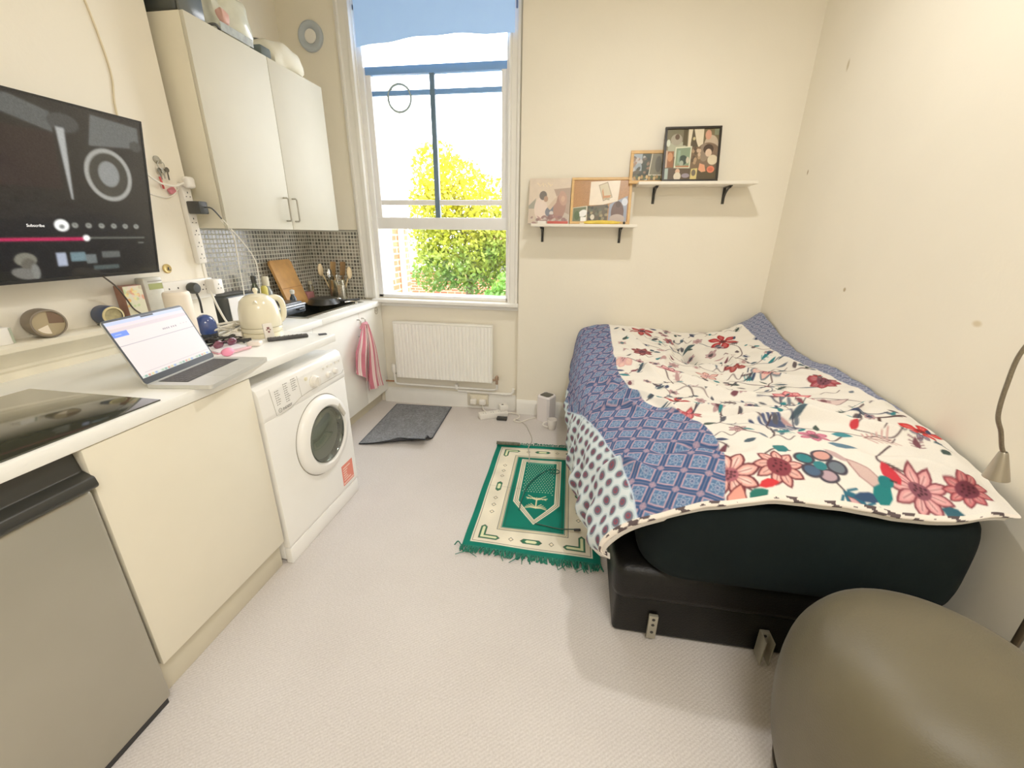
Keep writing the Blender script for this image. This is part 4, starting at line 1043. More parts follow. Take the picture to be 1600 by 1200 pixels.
# ------------------------------------------------------------------ things on top of the wall cabinet
TZ = 2.319
def lumpy(b, c, r, seed, amp=.12, n=28, flatb=None):
    rg = np.random.default_rng(seed); ph = rg.random(12) * 6.28
    V = []
    for j in range(n // 2 + 1):
        th = PI * j / (n // 2); row = []
        for i in range(n + 1):
            p = 2 * PI * i / n
            d = Vector((math.sin(th) * math.cos(p), math.sin(th) * math.sin(p), math.cos(th)))
            k = 1 + amp * (math.sin(3 * d.x * 2 + ph[0]) * math.sin(4 * d.y + ph[1]) + .6 * math.sin(7 * d.x + 5 * d.y + ph[2] + 3 * d.z) + .4 * math.sin(11 * d.y - 6 * d.z + ph[3]))
            e = [math.copysign(abs(v) ** .75, v) for v in d]
            z = c[2] + e[2] * r[2] * k
            if flatb is not None: z = max(z, flatb)
            row.append((c[0] + e[0] * r[0] * k, c[1] + e[1] * r[1] * k, z))
        V.append(row)
    b.grid(V); bmesh.ops.remove_doubles(b.bm, verts=b.bm.verts, dist=.0004)
    return b
bc = thing('storage_case', 'black storage case at the near end on top of the wall cabinet', 'case', (-1.95, 2.02, TZ))
B().box(-2.12, -1.80, 1.957, 2.085, TZ, TZ + .16, .02, 3).obj('case_body', mat('charcoal_case', (56, 60, 58), rough=.45, var=.15), bc)
B().box(-1.80, -1.785, 1.965, 2.10, TZ + .002, TZ + .12, .006, 2).obj('clear_flap', mat('grey_clear', (92, 96, 94), rough=.2), bc)
tag(B().tube([(-1.79, 2.11, TZ + .006), (-1.765, 2.13, TZ + .014), (-1.77, 2.16, TZ + .008), (-1.79, 2.17, TZ + .006)], .006, 8, sub=4).obj('strap', M_dark), 'short dark strap lying on the wall cabinet beside the black case', 'strap')
pb = thing('plastic_bag', 'crumpled clear plastic bag with red print on the wall cabinet', 'bag', (-1.88, 2.28, TZ))
lumpy(B(), (-1.885, 2.285, TZ + .09), (.115, .130, .125), 4, .12, 36, TZ).obj('bag_body', mat('cloudy_film', (214, 216, 200), rough=.2, var=.1, vscale=14, coat=.4), pb)
b = B(); lumpy(b, (-1.80, 2.215, TZ + .075), (.036, .03, .034), 9, .1, 20); b.obj('red_print', mat('faded_red', (206, 160, 148), rough=.5), pb)
b = B()
b.grid([[(-1.762 + .0005 * k, 2.16 + .011 * i, TZ + .004 + .036 * k) for i in range(20)] for k in range(2)])
b.obj('printed_base', mat('grey_band', (150, 154, 146), rough=.4, var=.25, vscale=40), pb)
db = thing('folded_bag', 'dark teal folded bag between the plastic bag and the cream bag', 'bag', (-1.84, 2.47, TZ))
B().box(-1.95, -1.768, 2.432, 2.515, TZ, TZ + .05, .012, 2).obj('bag_body', mat('dark_teal_cloth', (84, 94, 92), rough=.7), db)
cb2 = thing('cream_bag', 'long cream padded bag lying on the far end of the wall cabinet', 'bag', (-1.88, 2.64, TZ))
lumpy(B(), (-1.885, 2.685, TZ + .05), (.135, .165, .085), 12, .06, 40, TZ).obj('bag_body', mat('cream_cloth', (222, 218, 200), rough=.6, var=.04), cb2)
B().tube([(-1.94, 2.53, TZ + .02), (-1.93, 2.555, TZ + .11), (-1.91, 2.62, TZ + .138), (-1.90, 2.68, TZ + .135)], .008, 8, sub=4).obj('strap', M_dark, cb2)
# round wall vent
rv = thing('wall_vent', 'round grey wall vent high between cabinet and window', 'vent', (-1.96, YW - .01, 2.62))
B().lathe([(.092, 0), (.09, .016), (.08, .022), (.055, .018), (.042, .006)], (-1.955, YW, 2.70), 40, axis=(0, -1, 0), caps=False).obj('vent_ring', mat('blue_grey_vent', (176, 186, 196), rough=.4), rv)
B().lathe([(.043, .0), (.042, .012), (.03, .016), (0, .017)], (-1.955, YW, 2.70), 32, axis=(0, -1, 0), caps=False).obj('vent_cap', M_paint, rv)
# ------------------------------------------------------------------ radiator and pipes
rd = thing('radiator', 'white ribbed panel radiator under the window', 'radiator', (-1.085, 3.19, .25))
M_rad = mat('radiator_enamel', (247, 245, 238), rough=.3, var=.01)
b = B()
nx = 27 * 8 + 1; xs = np.linspace(-1.497, -.673, nx); zs = [.258, .262, .275, .30, .69, .715, .728, .732]
G = []
for k, z in enumerate(zs):
    row = []
    for i, x in enumerate(xs):
        ph = (i % 8) / 8
        d = .011 * (1 if .2 < ph < .8 else (ph / .2 if ph <= .2 else (1 - ph) / .2))
        if k in (0, 1, 6, 7): d = .011
        if k in (2, 5): d = d * .6 + .005
        row.append((x, 3.166 - d + (.02 if k in (0, 7) else 0), z))
    G.append(row)
b.grid(G); b.obj('front_panel', M_rad, rd, 28)
b = B(); b.box(-1.5, -.67, 3.166, 3.178, .258, .732, .003); b.box(-1.503, -1.496, 3.158, 3.21, .255, .738, .003); b.box(-.674, -.667, 3.158, 3.21, .255, .738, .003); b.box(-1.503, -.667, 3.158, 3.21, .731, .742, .003)
b.box(-1.5, -.67, 3.19, 3.212, .27, .72, .003); b.box(-1.3, -1.27, 3.21, YW, .60, .72); b.box(-.9, -.87, 3.21, YW, .60, .72)
b.obj('casing', M_rad, rd)
b = B(); b.lathe([(0, 0), (.012, 0), (.012, .03), (.019, .034), (.021, .05), (.021, .095), (.016, .105), (0, .107)], (-1.535, 3.185, .262), 20); b.obj('thermostat_valve', M_plastic, rd)
B().tube([(-1.497, 3.185, .285), (-1.535, 3.185, .285)], .009, 10).obj('valve_tail', M_chrome, rd)
b = B(); b.lathe([(0, 0), (.011, 0), (.011, .035), (.017, .038), (.017, .06), (.008, .075), (0, .076)], (-.633, 3.185, .245), 18); b.tube([(-.668, 3.185, .28), (-.633, 3.185, .28)], .01, 10)
b.obj('lockshield_valve', mat('tarnished_brass', (168, 142, 122), rough=.35, metal=.6), rd)
pp = thing('heating_pipe', 'white painted heating pipe feeding the radiator along the skirting', 'pipe', (-1.1, 3.2, .17))
b = B(); b.tube([(-1.535, 3.185, .262), (-1.535, 3.19, .20), (-1.52, 3.195, .187), (-1.4, 3.197, .186), (-.66, 3.197, .186), (-.636, 3.193, .20), (-.633, 3.185, .245)], .0095, 10); b.obj('pipe_run', M_paint, pp)
B().box(-1.0, -.975, 3.185, YW, .172, .215, .004).obj('pipe_clip', M_paint, pp)
B().tube([(-1.66, 3.2, .205), (-1.545, 3.2, .205)], .0075, 10).obj('copper_stub', M_copper, pp)
pp = thing('heating_pipe', 'lower white pipe turning up at its right end above the floor socket', 'pipe', (-.75, 3.21, .14))
B().tube([(-.98, 3.212, .155), (-.55, 3.212, .15), (-.515, 3.212, .155), (-.498, 3.214, .175), (-.496, 3.216, .205)], .012, 10).obj('pipe_run', M_paint, pp)
# floor socket
so = thing('floor_socket', 'white double socket mounted on the skirting under the radiator', 'socket', (-.79, 3.21, .045))
B().box(-.872, -.715, 3.203, YW - .019, .045, .128, .004, 2).obj('face_plate', mat('ivory_plastic', (222, 214, 192), rough=.4), so)
B().box(-.90, -.712, YW - .022, YW - .0185, .02, .15, .002).obj('back_box', mat('grey_cream', (206, 200, 184), rough=.5), so)
for x, w in ((-.838, 'left'), (-.758, 'right')):
    t = thing('power_plug', 'white plug in the %s half of the floor socket' % w, 'plug', (x, 3.18, .05), 'plugs in the floor socket')
    B().box(x - .027, x + .027, 3.165, 3.2025, .05, .098, .009, 3).obj('plug_body', M_plastic, t)
    if w == 'right': B().tube([(x, 3.18, .05), (x + .01, 3.165, .02), (x + .04, 3.14, .008), (x + .09, 3.10, .012)], .0045, 8, sub=5).obj('flex', M_cableW, t)
el = thing('extension_lead', 'white extension block lying askew on the carpet below the radiator', 'extension lead', (-.63, 3.07, 0))
B().box(-.76, -.52, 3.03, 3.10, 0, .045, .008, 2, rot=(0, 0, .5)).obj('block', M_plastic, el)
for k in range(3):
    b = B(); c = Matrix.Rotation(.5, 3, 'Z') @ Vector((-.07 + .065 * k, 0, 0))
    for dx, dy in ((0, .012), (-.01, -.01), (.01, -.01)): b.box(-.64 + c.x + dx - .003, -.64 + c.x + dx + .003, 3.065 + c.y + dy - .003, 3.065 + c.y + dy + .003, .0448, .0456)
    b.obj('outlet_holes', M_dark, el)
t = thing('plug_adapter', 'white adapter plugged into the floor extension block', 'adapter', (-.57, 3.12, .045))
B().box(-.60, -.53, 3.085, 3.15, .046, .095, .008, 2, rot=(0, 0, .5)).obj('adapter_body', M_plastic, t)
B().box(-.578, -.562, 3.105, 3.118, .095, .099, .002, rot=(0, 0, .5)).obj('switch', M_black, t)
tag(B().box(-.60, -.515, 3.00, 3.045, 0, .022, .004, 2).obj('charger', M_black), 'flat black charger on the carpet under the extension block', 'charger')
tag(B().tube([(-.545, 3.12, .02), (-.50, 3.145, .012), (-.44, 3.13, .008), (-.425, 3.07, .006), (-.46, 3.01, .006), (-.40, 2.99, .008), (-.34, 3.06, .006), (-.29, 3.10, .006)], .0045, 8, sub=6).obj('cable', M_cableW), 'thick white cable looped on the carpet left of the white tower', 'cable')
tag(B().tube([(-.45, 3.04, .008), (-.40, 3.0, .006), (-.35, 2.94, .005), (-.315, 2.85, .005), (-.28, 2.74, .005), (-.275, 2.66, .008), (-.282, 2.56, .017), (-.262, 2.45, .016), (-.255, 2.36, .014)], .003, 7, sub=6).obj('cable', mat('grey_cable', (176, 170, 158), rough=.5)), 'thin grey cable curving from the extension block onto the prayer rug', 'cable')
# white tower
tr = thing('air_purifier', 'white faceted tower with dark grille top on the carpet by the skirting', 'air purifier', (-.205, 3.10, 0))
def dia(r, z, cx=-.205, cy=3.095, rot=.25):
    out = []
    for k in range(4):
        for s in (-.16, .16):
            a = PI / 2 * k + s + rot - PI / 2
            out.append((cx + r * math.cos(a), cy + r * math.sin(a), z))
    return out
b = B(); rings = [dia(.072, 0), dia(.074, .006), dia(.074, .205), dia(.066, .216)]
b.grid([r + [r[0]] for r in rings]); bmesh.ops.remove_doubles(b.bm, verts=b.bm.verts, dist=1e-5); b.poly(dia(.066, .216))
b.obj('tower_body', mat('pinkish_white', (232, 226, 226), rough=.35, var=.01), tr, 25)
B().prism(dia(.054, .2155), (0, 0, .003), .001).obj('grille', mat('dark_grille', (84, 82, 72), rough=.6, var=.3, vscale=200), tr)
mg = thing('mug', 'small white mug on the carpet in front of the white tower', 'mug', (-.145, 2.925, 0))
B().lathe([(0, 0), (.026, 0), (.029, .004), (.037, .05), (.039, .082), (.0375, .083), (.035, .05), (.027, .008), (0, .007)], (-.145, 2.925, 0), 32, caps=False).obj('cup_body', mat('white_ceramic', (236, 230, 224), rough=.2, var=.01, coat=.4), mg)
B().tube([(-.178, 2.912, .068), (-.205, 2.90, .062), (-.208, 2.898, .038), (-.178, 2.912, .02)], .006, 8, sub=6).obj('handle', mat('white_ceramic_handle', (236, 230, 224), rough=.2, var=.01), mg)

# ------------------------------------------------------------------ door mat
def bil(c, X, Y, w, h):
    u = (X / w)[..., None]; v = (Y / h)[..., None]
    bl, br, tl, tr_ = [np.array(p, float) for p in c]
    return (bl * (1 - u) + br * u) * (1 - v) + (tl * (1 - u) + tr_ * u) * v
cv = Cv(0, .5, 0, .75, .006, (124, 126, 130))
cv.A *= (1 + (RNG.random(cv.A.shape[:2] + (1,)) - .5) * .34); cv.noise(.1, 12)
for e in ((0, .5, 0, .007), (0, .5, .743, .75), (0, .007, 0, .75), (.493, .5, 0, .75)): cv.rect(*e, (78, 82, 88))
def matfn(X, Y):
    P = bil([(-1.487, 2.413), (-.988, 2.42), (-1.53, 3.162), (-1.032, 3.184)], X, Y, .5, .75)
    d = np.clip((X - .30) / .20, 0, 1) * np.clip((.16 - Y) / .16, 0, 1)
    d2 = np.clip((X * .35 + (.09 - Y) - .075) / .12, 0, 1)
    z = .009 + .05 * d2 ** 1.6 + .004 * np.sin(X * 30) * d
    y = P[..., 1] + .05 * d2 ** 2.2
    return np.stack([P[..., 0] - .02 * d2 ** 2, y, z], -1)
dm = thing('door_mat', 'grey rectangular door mat with one curled corner before the radiator', 'mat', (-1.26, 2.80, 0))
flat('pile', cv, matfn, paint_mat('mat_fibre', rough=.95, bump=.5, bscale=400, spec=.1), dm)
cv2 = Cv(0, .5, 0, .75, .02, (60, 62, 66))
flat('rubber_backing', cv2, lambda X, Y: matfn(X, Y) - np.array([0, 0, .006]), paint_mat('mat_rubber', rough=.8), dm)

# ------------------------------------------------------------------ prayer rug
GRN, CRM, DRK, GRN2 = (20, 112, 94), (232, 223, 200), (66, 70, 58), (52, 110, 80)
RW, RH = .66, 1.06
cv = Cv(0, RW, 0, RH, .0024, GRN)
cv.rect(.034, RW - .034, .036, RH - .04, CRM); cv.line([(.043, .046), (RW - .043, .046), (RW - .043, RH - .05), (.043, RH - .05)], .0028, DRK, close=True)
cv.rect(.150, RW - .150, .152, RH - .152, CRM)
for k, (o, c, wd) in enumerate(((.150, DRK, .003), (.158, (150, 140, 80), .003), (.166, DRK, .003))):
    cv.line([(o, o), (RW - o, o), (RW - o, RH - o), (o, RH - o)], wd, c, close=True)
cv.rect(.170, RW - .170, .170, RH - .170, GRN)
cv.line([(.182, RH - .18), (RW - .182, RH - .18), (RW - .182, .182), (.182, .182)], .003, (40, 84, 66), close=True)
def arch_pts(o): return [(.205 + o, RH - .20 - o), (RW - .205 - o, RH - .20 - o), (RW - .205 - o, .40 + o * .4), (RW / 2, .222 + o * 1.35), (.205 + o, .40 + o * .4)]
cv.pol(arch_pts(-.006), CRM); cv.line(arch_pts(.004), .003, (60, 80, 60), close=True); cv.line(arch_pts(.014), .003, (90, 110, 70), close=True)
cv.pol(arch_pts(.024), GRN)
ap = arch_pts(.03)
cv.rect(.245, RW - .245, RH - .245, RH - .228, (150, 190, 165), .5)
for r_ in range(24):
    yy = RH - .258 - r_ * .0185
    for c_ in range(12):
        xx = .243 + c_ * .0165 + (.008 if r_ % 2 else 0)
        if xx > RW - .240 or yy < .47: continue
        if .26 < xx < .40 and yy < .50: continue
        cv.ell(xx, yy, .0032, .0032, 0, (196, 220, 190))
# emblem: palm over crossed swords
ex, ey = RW / 2, .42
PAL = (232, 222, 176)
for s in (-1, 1):
    cv.line([(ex - s * .055, ey + .028), (ex - s * .02, ey + .022), (ex + s * .02, ey + .03), (ex + s * .05, ey + .05)], .0045, PAL)
    cv.line([(ex - s * .06, ey + .03), (ex - s * .045, ey + .02)], .004, PAL)
    for k in range(5):
        a = .25 + k * .28
        cv.line([(ex, ey - .062), (ex + s * .03 * math.sin(a * 1.1), ey - .062 + .018 * math.cos(a)), (ex + s * (.018 + .045 * math.sin(a)), ey - .058 + .04 * math.cos(a) - .02 * math.sin(a))], .0045, PAL)
for k in range(-3, 4):
    cv.line([(ex, ey + .012), (ex + k * .012, ey + .035 - abs(k) * .003), (ex + k * .018, ey + .022 - abs(k) * .002)], .004, PAL)
cv.line([(ex, ey + .015), (ex, ey - .055)], .007, PAL)
def diamond(x, y, s):
    cv.pol([(x - s, y), (x, y + s * 1.1), (x + s, y), (x, y - s * 1.1)], DRK); cv.pol([(x - s * .72, y), (x, y + s * .78), (x + s * .72, y), (x, y - s * .78)], (240, 226, 196))
def lozenge(x, y, L, vert):
    def p(k): 
        h, q = L / 2 * k, .016 * k
        r = [(-h, 0), (-h + q, q), (h - q, q), (h, 0), (h - q, -q), (-h + q, -q)]
        return [(x + (b_ if vert else a_), y + (a_ if vert else b_)) for a_, b_ in r]
    cv.pol(p(1.0), DRK); cv.pol(p(.92), GRN2); cv.pol(p(.55), (224, 226, 180))
def ell_(x, y, sx, sy):
    def g(L, t):
        q = t
        r = [(-q, -q), (L - q, -q), (L, 0), (L - q, q), (q, q), (q, L - q), (0, L), (-q, L - q)]
        return [(x + sx * a_, y + sy * b_) for a_, b_ in r]
    cv.pol(g(.092, .0165), DRK); cv.pol(g(.088, .0140), GRN2); cv.pol(g(.078, .007), (226, 228, 182))
for sx_, x in ((1, .083), (-1, RW - .083)):
    for sy_, y in ((1, .083), (-1, RH - .088)): ell_(x, y, sx_, sy_)
for y in (.088, RH - .092):
    lozenge(RW / 2, y, .11, False)
    for d_ in (-.10, .10): diamond(RW / 2 + d_, y, .013)
for x in (.097, RW - .097):
    lozenge(x, RH / 2, .11, True)
    for d_ in (-.24, -.18, -.12, .12, .18, .24): diamond(x, RH / 2 + d_, .013)
cv.line([(.02, RH / 2 + .0), (.25, RH / 2 - .005)], .002, (110, 104, 84), .6)
cv.noise(.10, 14)
RC = [(-.483, 1.552), (.178, 1.535), (-.509, 2.595), (.150, 2.632)]
def rugfn(X, Y):
    P = bil(RC, X, Y, RW, RH)
    c = np.clip((Y - (RH - .045)) / .045, 0, 1) * np.clip((.20 - X) / .08, 0, 1)
    z = .008 + .0035 * np.sin(Y * 16 + X * 5) * np.sin(X * 9 + 1) + .03 * c ** 1.3
    return np.stack([P[..., 0], P[..., 1] - .035 * c ** 2, z], -1)
rg_ = thing('prayer_rug', 'green and cream prayer rug with palm emblem lying beside the bed', 'rug', (-.16, 2.07, 0))
flat('pile', cv, rugfn, paint_mat('rug_pile', rough=.95, bump=.35, bscale=420, spec=.1), rg_)
b = B(); b.tube([tuple(rugfn(np.array([x]), np.array([RH]))[0] + np.array([0, -.006, .004])) for x in np.linspace(.0, .16, 12)], .012, 8); b.obj('folded_corner', mat('rug_backing', (96, 96, 82), rough=.9, var=.3, vscale=90), rg_)
b = B(); rr = random.Random(4)
for k in range(150):
    x = k / 149 * RW
    P = rugfn(np.array([x]), np.array([0.0]))[0]
    l = rr.uniform(.020, .036) * (1.5 if rr.random() < .08 else 1)
    dx = rr.uniform(-.016, .016)
    b.tube([tuple(P + np.array([0, .004, .002])), tuple(P + np.array([dx * .4, -l * .5, .006])), tuple(P + np.array([dx, -l, -.004]))], .003, 5)
for k in range(11):
    x = rr.uniform(.02, RW - .02); P = rugfn(np.array([x]), np.array([0.0]))[0]
    b.tube([tuple(P), tuple(P + np.array([rr.uniform(-.02, .02), -.03, .006])), tuple(P + np.array([rr.uniform(-.05, .05), -.058, -.003]))], .004, 6, r1=.0015, sub=4)
P = rugfn(np.array([0.0]), np.array([0.0]))[0]; b.tube([tuple(P), tuple(P + np.array([-.02, .012, .012])), tuple(P + np.array([-.035, -.002, 0]))], .003, 6, sub=5)
M_fr = mat('green_fringe', (24, 108, 88), rough=.95, var=.2, vscale=60)
b.obj('fringe', M_fr, rg_); b = B()
for k in range(60):
    x = .17 + k / 59 * (RW - .17); P = rugfn(np.array([x]), np.array([RH]))[0]
    b.tube([tuple(P), tuple(P + np.array([rr.uniform(-.006, .006), .010, .012 * rr.random() + .004])), tuple(P + np.array([rr.uniform(-.014, .014), rr.uniform(.012, .03), .003]))], .0026, 5)
b.obj('fringe', M_fr, rg_)
tag(B().tube([(-.246, 1.86, .017), (-.246, 1.95, .018), (-.232, 2.08, .018), (-.20, 2.17, .018), (-.15, 2.26, .018), (-.105, 2.30, .018), (-.062, 2.30, .018), (-.05, 2.275, .018), (-.075, 2.255, .018), (-.11, 2.262, .018)], .0032, 7, sub=6).obj('cable', mat('dark_green_cable', (16, 84, 72), rough=.5)), 'dark green cable curving over the dotted field of the prayer rug', 'cable')
cc_ = thing('charging_cable', 'thin dark cable ending in a plug along the lower edge of the rug field', 'cable', (-.04, 1.76, .015))
B().tube([(-.15, 1.765, .016), (-.09, 1.755, .016), (-.02, 1.745, .016), (.05, 1.752, .017)], .003, 7, sub=5).obj('lead', mat('olive_cable', (40, 74, 60), rough=.5), cc_)
B().box(.05, .085, 1.746, 1.758, .013, .021, .002, rot=(0, 0, .18)).obj('connector', M_black, cc_)

# ------------------------------------------------------------------ wall shelves and pictures
M_shelf = mat('white_shelf', (238, 232, 218), rough=.4, var=.01)
def shelf(x0, x1, z, xb, lab):
    t = thing('wall_shelf', lab, 'shelf', ((x0 + x1) / 2, YB - .09, z), 'white wall shelves on black brackets')
    B().box(x0, x1, 2.99, YB, z - .018, z, .002).obj('board', M_shelf, t)
    for x in xb:
        b = B(); b.box(x - .009, x + .009, YB - .006, YB, z - .12, z - .018, .001); b.box(x - .009, x + .009, YB - .13, YB, z - .024, z - .0181, .001)
        b.tube([(x, YB - .006, z - .095), (x, YB - .03, z - .06), (x, YB - .075, z - .035), (x, YB - .12, z - .026)], .0065, 8, sub=4)
        b.obj('bracket', M_black, t)
    return t
ZL, ZU = 1.497, 1.752
shelf(-.357, .345, ZL, (-.293, .252), 'lower white wall shelf nearest the window')
shelf(.327, 1.035, ZU, (.452, .90), 'upper white wall shelf to the right, nearest the corner')
def person_blob(cv, x, y, s, skin, top, hair):
    cv.ell(x, y - s * 1.0, s * .95, s * .9, 0, top); cv.ell(x, y + s * .05, s * .42, s * .5, 0, hair); cv.ell(x + s * .05, y, s * .33, s * .42, 0, skin)
def collage(cv, w, h, pal, n, seed):
    r = random.Random(seed)
    for k in range(n):
        cv.ell(r.uniform(0, w), r.uniform(0, h), r.uniform(.004, .02), r.uniform(.004, .02), r.uniform(0, 3), pal[r.randrange(len(pal))], .75)
def leaning(x0, x1, z0, h, ybot, ytop):
    o = np.array([x0, ybot, z0]); ux = np.array([1.0, 0, 0]); uy = np.array([0, ytop - ybot, math.sqrt(max(0, h * h - (ytop - ybot) ** 2))]) / h
    n = np.cross(ux, uy); n = n if n[1] < 0 else -n
    return o, ux, uy, n
def frame_obj(t, x0, x1, z0, h, yb, yt, bw, depth, mfr, cv, pm, fname='frame', inner='photo_panel'):
    o, ux, uy, n = leaning(x0, x1, z0, h, yb, yt); w = x1 - x0
    P = lambda a, u, d: tuple(o + ux * a + uy * u + n * d)
    b = B()
    for a0, a1, u0, u1 in ((0, w, 0, bw), (0, w, h - bw, h), (0, bw, bw, h - bw), (w - bw, w, bw, h - bw)):
        b.prism([P(a0, u0, 0), P(a1, u0, 0), P(a1, u1, 0), P(a0, u1, 0)], tuple(n * depth), .0015, 1)
    b.prism([P(.002, .002, 0), P(w - .002, .002, 0), P(w - .002, h - .002, 0), P(.002, h - .002, 0)], tuple(n * .004))
    b.obj(fname, mfr, t)
    return flat(inner, cv, lambda X, Y: o + ux * (X[..., None] + bw) + uy * (Y[..., None] + bw) + n * .006, pm, t)
M_photo = paint_mat('photo_print', rough=.35, spec=.4, bscale=30)
# canvas print
t = thing('canvas_print', 'frameless faded print of two seated people, left on the lower shelf', 'picture', (-.247, 3.12, ZL))
w, h = .285, .302
cv = Cv(0, w, 0, h, .0024, (218, 202, 184))
cv.rect(0, w, .0, .10, (196, 186, 174)); cv.pol([(0, .12), (.05, .17), (.04, .10), (0, .09)], (160, 158, 146)); cv.pol([(.17, .23), (.285, .24), (.285, .06), (.24, .08), (.2, .16)], (176, 156, 142))
cv.rect(0, .05, 0, .1, (206, 190, 172)); cv.ell(.085, .10, .045, .075, 0, (226, 208, 196)); cv.ell(.098, .188, .026, .030, 0, (116, 110, 106)); cv.ell(.118, .165, .015, .02, 0, (176, 146, 126))
cv.ell(.165, .085, .05, .038, .4, (126, 130, 142)); cv.ell(.16, .07, .014, .015, 0, (214, 206, 200)); cv.ell(.215, .11, .042, .085, -.1, (172, 138, 126)); cv.ell(.235, .17, .027, .05, .2, (190, 156, 140)); cv.ell(.236, .165, .013, .02, 0, (206, 172, 152))
cv.pol([(.13, .11), (.20, .19), (.19, .14), (.15, .09)], (206, 186, 166)); collage(cv, w, .05, [(136, 104, 106), (170, 130, 128), (206, 196, 190), (150, 120, 120)], 34, 3)
for k in range(9): cv.line([(.055 + k * .012, .272 - (k % 3) * .008), (.062 + k * .012, .262 - (k % 2) * .014)], .003, (246, 226, 182))
o, ux, uy, n = leaning(-.39, -.105, ZL, h, 3.09, 3.165)
b = B(); b.prism([tuple(o + n * -.0), tuple(o + ux * w), tuple(o + ux * w + uy * h), tuple(o + uy * h)], tuple(n * .010)); b.obj('panel', mat('canvas_edge', (206, 192, 178), rough=.6), t)
flat('print_face', cv, lambda X, Y: o + ux * X[..., None] + uy * Y[..., None] + n * .0108, M_photo, t)
# cork board
t = thing('cork_board', 'wood framed cork board with pinned photos, right on the lower shelf', 'pin board', (.10, 3.12, ZL))
W, H_ = .403, .306; bw = .017; w, h = W - 2 * bw, H_ - 2 * bw
cv = Cv(0, w, 0, h, .0022, (176, 130, 84)); cv.A *= (1 + (RNG.random(cv.A.shape[:2] + (1,)) - .5) * .16)
cv.pol([(.0, .0), (.0, .092), (.095, .105), (.095, 0)], (206, 202, 182)); cv.pol([(.002, .002), (.003, .088), (.09, .098), (.09, .002)], (108, 118, 92)); cv.ell(.07, .055, .03, .022, .5, (238, 240, 238)); cv.rect(.055, .092, .0, .03, (250, 250, 246)); cv.ell(.03, .04, .018, .03, 0, (84, 104, 72))
cv.pol([(.098, 0), (.098, .10), (.235, .115), (.235, 0)], (98, 90, 72)); collage_pal = [(74, 80, 62), (134, 124, 96), (58, 56, 54), (176, 160, 120), (96, 104, 84)]
r3 = random.Random(11)
for k in range(26): cv.ell(.105 + .125 * r3.random(), .012 + .085 * r3.random(), .012, .009, r3.random() * 3, collage_pal[k % 5], .8)
cv.ell(.135, .03, .014, .018, 0, (220, 214, 196)); cv.line([(.096, 0), (.096, .10)], .003, (234, 228, 214))
cv.pol([(.24, 0), (.245, .115), (.362, .17), (.362, 0)], (150, 158, 176)); cv.ell(.30, .06, .042, .075, 0, (108, 84, 76)); cv.ell(.303, .115, .016, .021, 0, (86, 66, 58)); cv.ell(.30, .02, .05, .03, 0, (186, 170, 162)); cv.ell(.345, .13, .02, .025, 0, (214, 220, 232))
cv.pol([(.108, .108), (.112, .262), (.308, .27), (.298, .135), (.2, .112)], (236, 222, 202)); cv.pol([(.165, .24), (.225, .262), (.262, .16), (.20, .135)], (168, 150, 122)); cv.pol([(.172, .236), (.222, .254), (.255, .162), (.203, .143)], (206, 194, 162)); cv.pol([(.195, .22), (.205, .17), (.25, .175), (.245, .16), (.20, .15), (.19, .2)], (196, 134, 84)); cv.ell(.225, .15, .02, .006, -.3, (176, 162, 130))
frame_obj(t, -.10, .303, ZL, H_, 3.09, 3.165, bw, .012, mat('oak_frame', (214, 172, 108), rough=.45, var=.1, vscale=25), cv, M_photo)
# oak frame on upper shelf (behind black frame)
t = thing('picture_frame', 'oak photo frame half hidden behind the black frame', 'picture frame', (.44, 3.14, ZU), 'photo frames on the upper shelf')
W, H_ = .33, .205; bw = .02; w, h = W - 2 * bw, H_ - 2 * bw
cv = Cv(0, w, 0, h, .0022, (88, 84, 64))
cv.rect(0, .06, .06, h, (150, 160, 168)); cv.rect(.055, .105, .02, h, (52, 62, 44)); r3 = random.Random(5)
for k in range(40): cv.ell(.10 * r3.random(), .14 * r3.random(), .009, .014, r3.random() * 3, [(60, 62, 46), (150, 116, 90), (196, 190, 186), (92, 80, 60), (40, 48, 36)][k % 5], .85)
cv.pol([(.10, .03), (.115, h), (.20, h), (.20, .03)], (222, 214, 190)); cv.pol([(.106, .036), (.12, h), (.20, h), (.20, .036)], (126, 120, 98)); cv.ell(.16, .10, .02, .05, 0, (96, 92, 76))
for k in range(14): cv.ell(.012 + k * .016, .014 + .008 * (k % 2), .008, .012, 0, [(176, 140, 84), (86, 96, 60), (206, 176, 120)][k % 3])
frame_obj(t, .277, .60, ZU, H_, 3.135, 3.172, bw, .010, mat('oak_frame_light', (212, 168, 102), rough=.45, var=.1, vscale=25), cv, M_photo)
# black frame
t = thing('picture_frame', 'black photo collage frame standing on the upper shelf', 'picture frame', (.645, 3.1, ZU), 'photo frames on the upper shelf')
W, H_ = .340, .336; bw = .014; w, h = W - 2 * bw, H_ - 2 * bw
cv = Cv(0, w, 0, h, .0022, (104, 92, 72))
cv.rect(0, .13, .18, h, (116, 110, 84)); cv.ell(.065, .19, .055, .05, 0, (176, 176, 150)); cv.ell(.06, .245, .035, .035, 0, (168, 160, 140)); cv.ell(.064, .262, .014, .017, 0, (96, 76, 56)); cv.ell(.012, .225, .012, .022, 0, (220, 226, 206)); cv.rect(.10, .125, .21, h, (84, 74, 46))
cv.rect(.13, .222, .20, h, (232, 218, 188)); cv.pol([(.155, h), (.163, h), (.18, .235), (.205, .17), (.15, .17), (.147, .22)], (86, 76, 56)); cv.ell(.166, .25, .008, .01, 0, (206, 190, 140))
cv.rect(.222, w, .19, h, (118, 104, 74)); cv.ell(.27, .21, .042, .06, 0, (196, 176, 152)); cv.ell(.25, .272, .018, .03, 0, (216, 158, 130)); cv.rect(.285, w, .27, h, (130, 136, 108))
